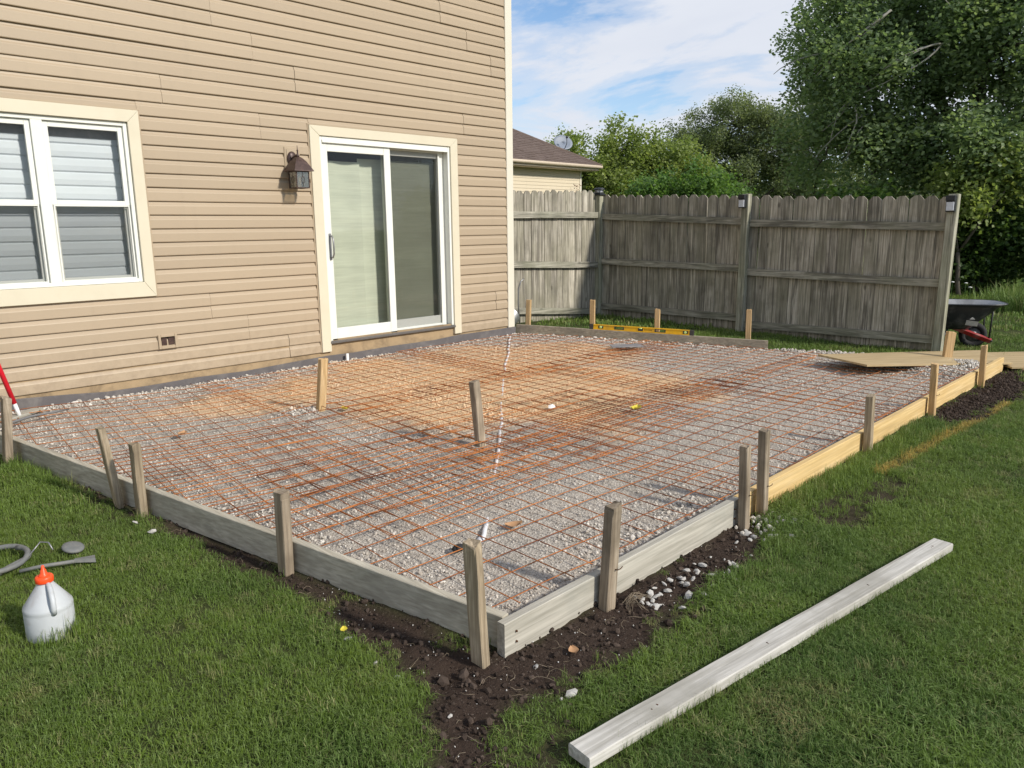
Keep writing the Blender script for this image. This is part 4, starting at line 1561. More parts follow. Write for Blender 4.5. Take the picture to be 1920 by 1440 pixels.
# solar lights
o = empty('post_cap_light', (P0.x - .04, P0.y, 1.953))
tag(o, 'black pagoda shaped solar cap light on the fence corner post', 'solar light')
mb = MB()
mb.box((-.075, -.075, 0), (.075, .075, .022), 0, .004)
mb.box((-.055, -.055, .022), (.055, .055, .036), 0, .003)
mb.build('base', M['blackp'], o)
MB().lathe([(.050, .036), (.058, .050), (.064, .082)], 16).build('lens', M['solar_lens'], o)
mb = MB()
for k in range(8):
    a = math.pi * 2 * k / 8
    mb.tube([(.052 * math.cos(a), .052 * math.sin(a), .036), (.067 * math.cos(a), .067 * math.sin(a), .082)], .004, 5)
mb.build('cage', M['blackp'], o)
MB().lathe([(.090, .080), (.092, .086), (.070, .104), (.045, .112), (.0, .114)], 16).build('cap', M['blackp'], o)


def plight(P, y, z, label):
    o = empty('post_light', (P.x, y, z))
    tag(o, label, 'solar light', 'solar lights fixed to fence posts')
    MB().box((-.045, -.045, .0), (0, .045, .17), 0, .004).build('housing', M['blackp'], o)
    MB().box((-.056, -.038, .012), (-.0455, .038, .105), 0, .003).build('lens', M['solar_lens'], o)
    MB().box((-.070, -.046, .118), (-.0455, .046, .172), 0, .003).build('hood', M['blackp'], o)
    return o


plight(Vector((P1.x - .098, 0, 0)), P1.y + .015, 1.700, 'small black solar light with frosted lens on the middle fence post')
plight(Vector((P2.x - .081, 0, 0)), P2.y - .012, 1.600, 'small black solar light with frosted lens on the end fence post')

# ------------------------------------------------------------------ rusty wire mesh
def seg_inside(p, q, poly):
    """clip p->q to the polygon by sampling"""
    n = 60
    t = np.linspace(0, 1, n)
    xs_ = p[0] + (q[0] - p[0]) * t
    ys_ = p[1] + (q[1] - p[1]) * t
    ok = inpoly(xs_, ys_, poly)
    if not ok.any():
        return None
    i0 = np.argmax(ok)
    i1 = n - 1 - np.argmax(ok[::-1])
    return t[i0], t[i1]


INNER = [(1.00, -.09), (1.80, -4.80), (8.5, -4.86), (7.95, -4.62), (7.55, -4.10), (7.75, -3.55), (8.25, -3.3), (8.08, -2.75), (6.95, -.08)]
sheets = [
    ((0.95, -0.10), 2.05, 2.9, -7.0, 1.05, 'rusty wire mesh sheet in the left corner by the foam strip'),
    ((1.15, -1.75), 2.30, 1.95, -4.5, 1.15, 'rusty wire mesh sheet behind the leaning stake on the left board'),
    ((1.40, -3.20), 2.55, 1.90, -2.0, 1.40, 'rusty wire mesh sheet in the near corner of the gravel bed'),
    ((2.75, -0.08), 2.5, 1.95, 1.5, .85, 'rusty wire mesh sheet in front of the sliding door'),
    ((3.05, -1.65), 2.6, 1.95, -1.5, 1.25, 'rusty wire mesh sheet in the middle of the bed round the grey stake'),
    ((3.55, -3.15), 2.6, 1.75, 1.0, 1.0, 'rusty wire mesh sheet behind the first yellow board'),
    ((5.00, -0.10), 2.6, 1.9, -2.0, .9, 'rusty wire mesh sheet by the house corner and pipe end'),
    ((5.35, -1.70), 2.7, 1.9, 2.5, 1.1, 'rusty wire mesh sheet below the yellow level'),
    ((5.85, -3.25), 2.9, 1.65, -1.0, 1.0, 'rusty wire mesh sheet running toward the plywood'),
    ((1.95, -2.75), 3.2, 1.35, 3.0, 1.7, 'upper loose rusty mesh sheet overlapping between the pipe and left board'),
]
for si, ((ox, oy), sw, sh, ang, lift, label) in enumerate(sheets):
    a = rad(ang)
    ca, sa = math.cos(a), math.sin(a)
    P_ = .1524
    verts, faces = [], []
    r = .0028

    def wpt(u, v, dz=0.0):
        # u along the wall direction, v away from the wall
        wu = u + .010 * (float(vnoise(v * 1.3 + si * 5, u * .7, 3)) - .5)
        wv_ = v + .014 * (float(vnoise(u * 1.2 + si * 9, v * .7, 4)) - .5)
        x = ox + wu * ca + wv_ * sa
        y = oy + wu * sa - wv_ * ca
        z = float(zgrav(x, y)) + .016 + .020 * lift * float(fbm(x * 1.0 + si * 3.3, y, 1.3, 2, 77 + si)) * 1.6 + .003 * (si % 3) + dz
        return (x, y, z)

    mb = MB()
    nu = int(sw / P_)
    nv = int(sh / P_)
    for i in range(nu + 1):
        u = i * P_ + rnd.uniform(-.006, .006)
        v0, v1 = -.02, nv * P_ + .03
        p, q = wpt(u, v0), wpt(u, v1)
        cl_ = seg_inside(p, q, INNER)
        if cl_ is None or cl_[1] - cl_[0] < .03:
            continue
        va, vb = v0 + (v1 - v0) * cl_[0], v0 + (v1 - v0) * cl_[1]
        n = max(2, int((vb - va) / .11) + 1)
        mb.tube([wpt(u + .003 * (rnd.random() - .5), v, .0) for v in np.linspace(va, vb, n)], r, 4, smooth=True)
    for j in range(nv + 1):
        v = j * P_ + rnd.uniform(-.006, .006)
        u0, u1 = -.02, nu * P_ + .03
        p, q = wpt(u0, v), wpt(u1, v)
        cl_ = seg_inside(p, q, INNER)
        if cl_ is None or cl_[1] - cl_[0] < .03:
            continue
        ua, ub = u0 + (u1 - u0) * cl_[0], u0 + (u1 - u0) * cl_[1]
        n = max(2, int((ub - ua) / .11) + 1)
        mb.tube([wpt(u, v + .003 * (rnd.random() - .5), .0046) for u in np.linspace(ua, ub, n)], r, 4, smooth=True)
    mb.build('wire_mesh_sheet', M['rust'], None, label=label, cat='wire mesh', group='rusty wire mesh sheets laid over the gravel')

# ------------------------------------------------------------------ white pipe and bits on the gravel
pp = [(6.72, -.14), (6.45, -.36), (5.95, -.84), (5.2, -1.54), (4.42, -2.27), (3.72, -2.93), (3.18, -3.43), (2.56, -4.00), (2.36, -4.17), (2.27, -4.24)]
lift_ = [.010, .006, .008, -.004, -.016, .000, -.004, -.020, .014, .018]
pts = []
for i in range(len(pp) - 1):
    for t in np.linspace(0, 1, 8, endpoint=False):
        x = pp[i][0] * (1 - t) + pp[i + 1][0] * t
        y = pp[i][1] * (1 - t) + pp[i + 1][1] * t
        l = lift_[i] * (1 - t) + lift_[i + 1] * t
        pts.append((x + .010 * math.sin(i + t * 3), y + .01 * math.cos(i * 1.7 + t * 3), float(zgrav(x, y)) + l + .012 * (float(vnoise(x * 3, y * 3, 9)) - .5)))
pts.append((pp[-1][0], pp[-1][1], float(zgrav(*pp[-1])) + .024))
mb = MB()
mb.tube(pts, .0115, 10)
wp = mb.build('white_pipe', M['pipew'], None, label='white plastic conduit running across the gravel under the wire mesh', cat='pipe')
MB().tube([(pts[-2][0], pts[-2][1], pts[-2][2]), (pts[-1][0] - .005, pts[-1][1] - .005, pts[-1][2] + .002)], .0165, 12).build('coupling', M['pipew'], wp)


def leafobj(c, s, rz, mat, label, name='leaf', cat='leaf', curl=.35):
    mb = MB()
    vs = []
    n = 7
    for i in range(n):
        t = i / (n - 1)
        w = s * .38 * math.sin(math.pi * min(1, t * .93 + .05)) ** .8
        for u in (-1, -.5, 0, .5, 1):
            vs.append(((t - .5) * s, u * w, curl * s * (abs(u) ** 1.6) * .35 + .3 * curl * s * (2 * t - 1) ** 2 + rnd.uniform(-.001, .001)))
    fs = [(i * 5 + j, (i + 1) * 5 + j, (i + 1) * 5 + j + 1, i * 5 + j + 1) for i in range(n - 1) for j in range(4)]
    mb.add(vs, fs, 0, True)
    o = mb.build(name, mat, None, loc=c, label=label, cat=cat)
    o.rotation_euler = (rnd.uniform(-.1, .1), rnd.uniform(-.1, .1), rz)
    return o


leafobj((4.749, -3.373, float(zgrav(4.749, -3.373)) + .03), .12, .3, M['leafY'], 'yellow green fallen leaf on the mesh right of centre')
leafobj((2.50, -4.235, float(zgrav(2.5, -4.235)) + .02), .085, -.6, M['leafB'], 'pale brown curled leaf on the gravel between the near corner stakes')
leafobj((2.035, -1.594, float(zgrav(2.035, -1.594)) + .03), .085, .7, M['leafB'], 'light brown curled leaf on the mesh near the left board')
leafobj((3.20, -1.78, float(zgrav(3.2, -1.78)) + .02), .09, 1.2, M['leafY'], 'small yellow leaf at the foot of the stake nearest the siding')
leafobj((1.93, -5.075, .012), .05, 1.0, M['leafB'], 'reddish brown leaf on the dark soil in front of the near corner')
leafobj((1.42, -4.40, float(zlawn(1.42, -4.4)) + .03), .035, 1.0, M['leafY'], 'tiny yellow leaf at the soil edge left of the near corner')
o = MB().add([(q[0] * .6, q[1] * .6, q[2] * .6) for q in [(-.05, -.03, 0), (.05, -.035, .004), (.055, .03, .028), (-.03, .035, .030), (0, 0, .042), (-.07, .0, .002)]], [(0, 1, 4), (1, 2, 4), (2, 3, 4), (3, 5, 4), (5, 0, 4)]).build('paper_scrap', M['paper'], None, loc=(4.371, -2.853, float(zgrav(4.371, -2.853)) + .02), label='crumpled white paper scrap lying on the mesh right of the middle stake', cat='paper')
o = MB().lathe([(.0, 0), (.022, .004), (.028, .015), (.018, .026), (.0, .030)], 9).build('dark_lump', M['rubber'], None, loc=(2.142, -4.234, float(zgrav(2.142, -4.234)) + .01), label='black rubber lump on the gravel behind the tallest stake', cat='lump')
o.scale = (1.4, .9, 1)
slab('wood_chip', (3.13, -3.32, float(zgrav(3.13, -3.32)) + .012), (.13, .016, .008), rad(-30), M['stake_old'], 'dark wood splinter beside the middle grey stake', 'splinter')
o = slab('white_peg', (4.386, -.075, .17), (.030, .014, .075), 0, M['whitep'], 'small white peg standing against the foam strip below the door', 'peg')

# ------------------------------------------------------------------ plywood over the form end
def sheet(name, pts4, t, mat, label):
    mb = MB()
    P_ = [Vector(p) for p in pts4]
    c = sum(P_, Vector()) / 4
    d = (P_[3] - P_[0])
    rz = math.atan2(d.y, d.x)
    nn, mm = 8, 6
    vs = []
    R_ = Matrix.Rotation(-rz, 4, 'Z')
    for lay in (0, 1):
        for i in range(nn + 1):
            for j in range(mm + 1):
                u, v = i / nn, j / mm
                p = (P_[0] * (1 - u) + P_[3] * u) * (1 - v) + (P_[1] * (1 - u) + P_[2] * u) * v
                p = p - c
                z = p.z + .006 * math.sin(u * 3.1) * math.sin(v * 3.1) - (t if lay else 0)
                q = R_ @ Vector((p.x, p.y, 0))
                vs.append((q.x, q.y, z))
    k = mm + 1
    o2 = (nn + 1) * k
    fs = []
    for i in range(nn):
        for j in range(mm):
            a = i * k + j
            fs += [(a, a + k, a + k + 1, a + 1), (o2 + a, o2 + a + 1, o2 + a + k + 1, o2 + a + k)]
    for i in range(nn):
        fs += [(i * k, o2 + i * k, o2 + (i + 1) * k, (i + 1) * k), (i * k + mm, (i + 1) * k + mm, o2 + (i + 1) * k + mm, o2 + i * k + mm)]
    for j in range(mm):
        fs += [(j, j + 1, o2 + j + 1, o2 + j), (nn * k + j, o2 + nn * k + j, o2 + nn * k + j + 1, nn * k + j + 1)]
    mb.add(vs, fs)
    o = mb.build(name, mat, None, loc=c, label=label, cat='plywood')
    o.rotation_euler = (0, 0, rz)
    return o


sheet('plywood_sheet', [(7.39, -4.14, .19), (7.62, -3.58, .20), (9.72, -4.55, .085), (9.10, -4.98, .075)], .018, M['ply'], 'tan plywood sheet with its raised near end over the wire mesh')
sheet('plywood_sheet', [(9.00, -5.00, .045), (9.66, -4.42, .050), (11.5, -6.1, .035), (10.9, -6.7, .03)], .018, M['ply'], 'plywood sheet lying on the lawn leading off to the right')
sheet('plywood_sheet', [(8.95, -5.24, .018), (9.1, -5.05, .020), (10.9, -6.72, .018), (10.7, -6.95, .018)], .012, M['ply'], 'narrow plywood strip under the front edge of the plywood path')

# ------------------------------------------------------------------ bleach style chalk jug
J = empty('chalk_jug', (.675, -3.61, float(zlawn(.675, -3.61)) - .004), rad(20))
tag(J, 'dirty white plastic chalk jug with an orange spout cap on the left lawn', 'jug')
rr_ = .082
mb = MB()
prof = [(rr_ * .93, 0), (rr_, .008), (rr_ * .985, .05), (rr_ * .99, .102), (rr_ * .975, .107), (rr_ * 1.0, .113), (rr_ * .97, .124), (rr_ * .62, .166), (rr_ * .33, .201), (rr_ * .29, .206), (rr_ * .29, .220)]
mb.lathe(prof, 40)
bd = mb.build('body', M['jug'], J)
mb = MB()
mb.tube([(-.030, -.074, .108), (-.034, -.082, .132), (-.030, -.076, .158), (-.020, -.058, .184), (-.010, -.036, .204), (-.004, -.018, .208)], [.009, .0095, .0095, .0095, .009, .007], 10)
mb.build('handle', M['jug'], J)
MB().lathe([(.028, .208), (.030, .210), (.030, .227), (.026, .232)], 28).build('cap', M['orange'], J)
MB().lathe([(.020, .230), (.015, .237), (.011, .242), (.0095, .254), (.006, .258), (.005, .268), (.002, .272)], 20).build('spout', M['orange'], J)


def gz(x, y, d=0.0):
    return (x, y, float(zlawn(x, y)) + d)


# hose loop
cen = Vector((.55, -2.84, 0))
mb = MB()
pts = []
for k in range(60):
    a = rad(-150 + k * 9.0)
    r_ = .235 + .010 * math.sin(k * .4)
    x, y = cen.x + r_ * 1.05 * math.cos(a), cen.y + r_ * .72 * math.sin(a)
    pts.append(gz(x, y, .030 + .018 * (k / 60) + .006 * math.sin(k * .7)))
mb.tube(pts, .0115, 10)
mb.build('hose', M['hose'], None, label='grey rubber hose loop lying on the grass at the left edge', cat='hose')
# wire rod
mb = MB()
mb.tube([gz(.70, -2.98, .03), gz(.755, -2.955, .04), gz(.80, -2.90, .052), gz(.845, -2.865, .075), gz(.868, -2.905, .078), gz(.874, -2.935, .05)], .0034, 6)
mb.build('bent_wire', M['steel'], None, label='bent pale wire rod arching over the hose beside the jug', cat='wire')
mb = MB()
mb.lathe([(.0, .034), (.030, .036), (.044, .032), (.047, .026), (.045, .020), (.0, .018)], 28)
o = mb.build('disc', M['hose'], None, loc=gz(.952, -2.925, .010), label='dark grey round lid tilted in the grass behind the jug', cat='lid')
o.rotation_euler = (rad(14), rad(8), 0)
W_ = empty('sprayer_wand', gz(.72, -3.02, .03))
tag(W_, 'thin grey wand with a pale fan nozzle lying behind the jug', 'sprayer wand')
mb = MB()
mb.tube([(0, 0, 0), (.08, -.03, .006), (.19, -.085, .008)], .0085, 8)
mb.build('tube', M['hose'], W_)
mb = MB()
mb.add([(.185, -.088, .004), (.195, -.072, .016), (.262, -.125, -.008), (.275, -.072, .006), (.188, -.086, .018), (.192, -.076, .004), (.262, -.120, .010), (.272, -.078, -.006)], [(0, 2, 7, 5), (4, 1, 3, 6), (0, 4, 6, 2), (5, 7, 3, 1), (2, 6, 3, 7), (0, 5, 1, 4)])
mb.build('nozzle', M['hose'], W_)

# left edge tools
R_ = empty('long_handled_tool', (1.395, -.36, .17))
tag(R_, 'red handled tool with a white shaft leaning behind the leftmost stake', 'tool')
MB().tube([(-.025, .0, .125), (-.135, .01, .62), (-.18, .02, .85)], .0165, 12).build('grip', M['redp'], R_)
MB().tube([(.002, 0, .0), (-.025, 0, .126)], .0135, 12).build('shaft', M['whitep'], R_)
mb = MB()
mb.tube([(1.02, -.80, .215), (1.20, -.665, .212), (1.42, -.50, .212), (1.60, -.44, .205), (1.70, -.40, .200)], [.011, .011, .010, .008, .006], 10)
mb.build('metal_pole', M['steel'], None, label='thin grey metal pole lying on the gravel by the leftmost stake', cat='pole')
slab('pale_board', (1.42, -.30, .185), (.34, .09, .02), rad(38), M['formx'], 'short pale board lying behind the grey metal pole', 'board')
B_ = empty('white_bucket', (1.03, -.42, .185))
tag(B_, 'dirty white bucket at the left edge behind the leftmost stake', 'bucket')
MB().lathe([(.115, 0), (.118, .01), (.135, .24), (.143, .245), (.143, .265), (.134, .27), (.126, .262), (.110, .02), (0, .015)], 28).build('shell', M['whitep'], B_)
mb = MB()
mb.tube([(.14 * math.cos(a), .02 + .05 * math.sin(a), .245 - .06 * math.sin(a)) for a in np.linspace(0, math.pi, 12)], .003, 6)
mb.build('bail', M['steel'], B_)

# pail and hook behind the house corner
K_ = empty('metal_pail', (7.22, .42, .27), rad(25))
tag(K_, 'dull metal pail lying on its side behind the house corner stake', 'pail')
mb = MB()
tl = Matrix.Rotation(rad(68), 4, 'Y')
mb.lathe([(.10, -.13), (.104, -.12), (.135, .12), (.140, .125), (.140, .135), (.132, .132), (.100, -.11), (0, -.115)], 24, M=tl)
mb.build('shell', M['galv'], K_)
mb = MB()
mb.tube([tuple(tl @ Vector((.137 * math.cos(a), .137 * math.sin(a) * .3 + .02, .13 + .11 * math.sin(a)))) for a in np.linspace(0, math.pi, 12)], .004, 6)
mb.build('bail', M['steel'], K_)
mb = MB()
mb.tube([(7.62, .55, .10), (7.60, .56, .45), (7.605, .56, .66), (7.64, .55, .76), (7.69, .53, .80)], [.010, .010, .011, .012, .006], 8)
mb.build('hooked_rod', M['steel'], None, label='thin grey hooked rod standing against the fence near the house corner', cat='rod')

# ------------------------------------------------------------------ wheelbarrow
wb_ = empty('wheelbarrow', (10.37, -4.12, 0.0), math.atan2(-.88, .47))
tag(wb_, 'black tray wheelbarrow with red handles parked past the end fence post', 'wheelbarrow')


def superring(hx, hy, cx, z, p=3.2, n=32):
    out_ = []
    for k in range(n):
        a = 2 * math.pi * k / n
        c, s_ = math.cos(a), math.sin(a)
        out_.append((cx + hx * abs(c) ** (2 / p) * (1 if c > 0 else -1), hy * abs(s_) ** (2 / p) * (1 if s_ > 0 else -1), z))
    return out_


rings = [superring(.20, .17, -.10, .235), superring(.225, .20, -.09, .245), superring(.30, .26, -.05, .36), superring(.41, .32, -.005, .50), superring(.455, .335, .02, .545), superring(.470, .345, .025, .552), superring(.468, .343, .025, .540)]
mb = MB()
for i in range(len(rings)):
    pass
vs = [v for r_ in rings for v in r_]
fs = [(i * 32 + k, i * 32 + (k + 1) % 32, (i + 1) * 32 + (k + 1) % 32, (i + 1) * 32 + k) for i in range(len(rings) - 1) for k in range(32)]
fs.append(tuple(range(32))[::-1])
mb.add(vs, fs, 0, True)
rin = [superring(.452, .332, .02, .548), superring(.40, .31, -.005, .495), superring(.29, .25, -.05, .36), superring(.21, .18, -.09, .25)]
vs = [v for r_ in rin for v in r_]
fs = [(i * 32 + k, (i + 1) * 32 + k, (i + 1) * 32 + (k + 1) % 32, i * 32 + (k + 1) % 32) for i in range(3) for k in range(32)]
fs.append(tuple(96 + k for k in range(32)))
mb.add(vs, fs, 1, True)
mb.add([rings[4][k] for k in range(32)] + [rin[0][k] for k in range(32)], [(k, (k + 1) % 32, 32 + (k + 1) % 32, 32 + k) for k in range(32)], 1, True)
tr_ = mb.build('tray', [M['traypaint'], M['trayin']], wb_)
mb = MB()
mb.add([(.03, -.248, .30), (.155, -.262, .285), (.16, -.285, .345), (.035, -.272, .36), (.09, -.29, .40), (.06, -.285, .37), (.12, -.29, .37)], [(0, 1, 2, 3), (4, 5, 6)])
mb.build('label', M['concrete_label'], tr_)
for s_ in (-1, 1):
    mb = MB()
    p0_, p1_ = Vector((.36, s_ * .10, .095)), Vector((-.82, s_ * .23, .55))
    d_ = (p1_ - p0_)
    Lq = d_.length
    q = Vector((1, 0, 0)).rotation_difference(d_.normalized())
    Mx = Matrix.Translation(p0_) @ q.to_matrix().to_4x4()
    mb.box((0, -.019, -.028), (Lq, .019, .028), 0, .004, M=Mx)
    mb.build('handle', M['red'], wb_)
    mb = MB()
    mb.tube([(-.12, s_ * .17, .27), (-.22, s_ * .20, .02), (-.26, s_ * .20, .012), (-.48, s_ * .22, .15), (-.52, s_ * .225, .42)], .011, 8)
    mb.build('leg', M['blackp'], wb_)
mb = MB()
mb.tube([(-.24, -.20, .10), (-.24, .20, .10)], .008, 8)
mb.build('brace', M['blackp'], wb_)
wh = empty('wheel', (0, 0, 0))
wh.parent = wb_
wh.location = (.19, 0, .155)
mb = MB()
MY = Matrix.Rotation(rad(90), 4, 'X')
prof = []
for k in range(17):
    a = 2 * math.pi * k / 16
    prof.append((.118 + .037 * math.cos(a), .038 * math.sin(a)))
vs = []
for (r_, z_) in prof[:-1]:
    for k in range(32):
        q_ = 2 * math.pi * k / 32
        vs.append(tuple(MY @ Vector((r_ * math.cos(q_), r_ * math.sin(q_), z_))))
fs = [(i * 32 + k, i * 32 + (k + 1) % 32, ((i + 1) % 16) * 32 + (k + 1) % 32, ((i + 1) % 16) * 32 + k) for i in range(16) for k in range(32)]
mb.add(vs, fs, 0, True)
mb.build('tyre', M['rubber'], wh)
MB().lathe([(.03, -.035), (.035, -.02), (.085, -.012), (.085, .012), (.035, .02), (.03, .035)], 24, M=MY).build('rim', M['steel'], wh)
mb = MB()
for s_ in (-1, 1):
    mb.tube([(.335, s_ * .11, .12), (.335, s_ * .16, .50)], .010, 6)
    mb.tube([(.19, s_ * .12, .155), (.19, s_ * .06, .155)], .010, 8)
mb.tube([(.36, -.13, .10), (.36, .13, .10)], .012, 8)
mb.build('front_brace', M['blackp'], wb_)

# ------------------------------------------------------------------ neighbour house
NB = empty('neighbour_house', (21.0, 10.3, 0))
tag(NB, 'cream sided house with a brown hipped roof behind the fence', 'house')
mb = MB()
pit = .104
zt_ = 3.30
for c in range(34):
    zb = zt_ - (c + 1) * pit
    mb.add([(-9.5, 0, zb), (0, 0, zb), (-9.5, -.014, zb), (0, -.014, zb), (-9.5, -.001, zb + pit), (0, -.001, zb + pit)], [(0, 1, 3, 2), (2, 3, 5, 4)])
mb.build('siding', M['nbwall'], NB)
mb = MB()
mb.box((-9.5, .003, -.3), (-.02, 7.5, 3.32))
mb.build('wall', M['nbwall'], NB)
MB().box((-.06, -.025, -.3), (.03, .10, 3.30)).build('corner_board', M['cream2'], NB)
mb = MB()
mb.box((-9.9, -.40, 3.30), (.42, 7.9, 3.335))
mb.build('soffit', M['nbtrim'], NB)
mb = MB()
mb.box((-9.9, -.44, 3.32), (.46, -.401, 3.46), 0, .004)
mb.box((.421, -.40, 3.32), (.46, 7.9, 3.46), 0, .004)
mb.build('fascia', M['nbtrim'], NB)
mb = MB()
mb.tube([(-9.9, -.50, 3.44), (.52, -.50, 3.43)], .055, 8)
mb.build('gutter', M['nbtrim'], NB)
ex0, ex1, ey0, ey1, ez = -9.95, .50, -.52, 7.95, 3.47
rdg_y = (ey0 + ey1) / 2
run = (ey1 - ey0) / 2
rz_ = ez + run * .56
A0, A1, A2, A3 = (ex0, ey0, ez), (ex1, ey0, ez), (ex1, ey1, ez), (ex0, ey1, ez)
R0_, R1_ = (ex0 + run, rdg_y, rz_), (ex1 - run, rdg_y, rz_)
roof = MB().add([A0, A1, A2, A3, R0_, R1_], [(0, 1, 5, 4), (1, 2, 5), (2, 3, 4, 5), (3, 0, 4), (3, 2, 1, 0)]).build('roof', M['shingle'], NB)
# shingle courses on the near slopes as real laps
mb = MB()
nc = 34
for face in (0, 1):
    for c in range(nc):
        t0, t1 = c / nc, (c + 1) / nc
        if face == 0:
            a0 = Vector(A0).lerp(Vector(R0_), t0)
            a1 = Vector(A1).lerp(Vector(R1_), t0)
            b0 = Vector(A0).lerp(Vector(R0_), t1)
            b1 = Vector(A1).lerp(Vector(R1_), t1)
            nrm = Vector((0, -.56, 1)).normalized()
        else:
            a0 = Vector(A1).lerp(Vector(R1_), t0)
            a1 = Vector(A2).lerp(Vector(R1_), t0)
            b0 = Vector(A1).lerp(Vector(R1_), t1)
            b1 = Vector(A2).lerp(Vector(R1_), t1)
            nrm = Vector((.56, 0, 1)).normalized()
        L_ = (a1 - a0).length
        nt = max(1, int(L_ / .28))
        for k in range(nt):
            u0, u1 = k / nt, (k + 1) / nt
            h = .012 + rnd.choice((0, .006, .010))
            p0_, p1_ = a0.lerp(a1, u0), a0.lerp(a1, u1)
            q0_, q1_ = b0.lerp(b1, u0), b0.lerp(b1, u1)
            mb.add([p0_ + nrm * .002, p1_ + nrm * .002, p0_ + nrm * h, p1_ + nrm * h, q0_ + nrm * .003, q1_ + nrm * .003], [(0, 1, 3, 2), (2, 3, 5, 4), (0, 2, 4), (1, 5, 3)])
mb.build('shingles', M['shingle'], roof, kind='stuff')
hip = MB()
hip.tube([A1, R1_, R0_], .05, 6)
hip.build('hip_cap', M['shingle'], roof)
dd = empty('satellite_dish', (20.75, 11.0, 3.75))
tag(dd, 'grey satellite dish on a pale mast on the brown hipped roof', 'satellite dish')
mb = MB()
DM = Matrix.Translation((.0, -.12, .50)) @ Matrix.Rotation(rad(-25), 4, 'Z') @ Matrix.Rotation(rad(62), 4, 'X')
vs, n = [], 24
for (r_, z_) in ((.0, .0), (.12, .006), (.22, .022), (.30, .045), (.315, .044)):
    for k in range(n):
        a = 2 * math.pi * k / n
        vs.append(tuple(DM @ Vector((r_ * math.cos(a) * 1.12, r_ * math.sin(a) * .9, z_ - (.0 if r_ < .31 else .01)))))
mb.add(vs, [(i * n + k, i * n + (k + 1) % n, (i + 1) * n + (k + 1) % n, (i + 1) * n + k) for i in range(4) for k in range(n)], 0, True)
sol = mb.build('reflector', M['dish'], dd)
sm_ = sol.modifiers.new('thick', 'SOLIDIFY')
sm_.thickness = .008
MB().tube([(-.02, -.02, -.15), (.0, -.06, .25), (.0, -.10, .46)], .022, 8).build('mast', M['galv'], dd)
MB().tube([tuple(DM @ Vector((0, -.26, .0))), tuple(DM @ Vector((0, -.20, .26))), tuple(DM @ Vector((0, -.02, .36)))], .013, 6).build('feed_arm', M['blackp'], dd)
mb = MB()
mb.box((-.03, -.03, -.04), (.03, .03, .04), 0, .005, M=DM @ Matrix.Translation((0, -.02, .37)))
mb.build('feed_horn', M['blackp'], dd)


# ------------------------------------------------------------------ trees
def leafcluster(n, rad_, ls, seed, droop=0.0):
    r2 = np.random.default_rng(seed)
    vs, fs = [], []
    for i in range(n):
        c = r2.normal(0, rad_ * .5, 3)
        a = r2.uniform(0, 2 * np.pi)
        tilt = r2.uniform(-.9, .9)
        d = np.array([math.cos(a), math.sin(a), tilt - droop])
        d /= np.linalg.norm(d)
        up = r2.normal(0, .6, 3) + np.array([0, 0, 1.0])
        s_ = np.cross(d, up)
        s_ /= np.linalg.norm(s_) + 1e-6
        nn = np.cross(s_, d)
        l = ls * r2.uniform(.7, 1.25)
        w = l * .42
        b = len(vs)
        for p in (c, c + d * l * .45 + s_ * w + nn * l * .05, c + d * l * 1.0 - nn * l * .05, c + d * l * .45 - s_ * w + nn * l * .05):
            vs.append(p)
        fs.append((b, b + 1, b + 2, b + 3))
    return vs, fs


LP = {'big': [leafcluster(16, .26, .085, s_) for s_ in range(5)],
      'mid': [leafcluster(18, .30, .105, 20 + s_) for s_ in range(5)],
      'fine': [leafcluster(26, .30, .075, 40 + s_) for s_ in range(5)],
      'vine': [leafcluster(18, .24, .085, 60 + s_, .5) for s_ in range(5)]}


def limb(mb, a, b, r0, r1, bend=.12, n=6):
    a, b = Vector(a), Vector(b)
    L_ = (b - a).length
    off = Vector((rnd.uniform(-1, 1), rnd.uniform(-1, 1), rnd.uniform(-.3, .6))) * bend * L_
    pts = []
    for i in range(n + 1):
        t = i / n
        pts.append(a.lerp(b, t) + off * math.sin(math.pi * t) + Vector((rnd.uniform(-1, 1), rnd.uniform(-1, 1), 0)) * .012 * L_)
    mb.tube(pts, [r0 + (r1 - r0) * (i / n) for i in range(n + 1)], 7)


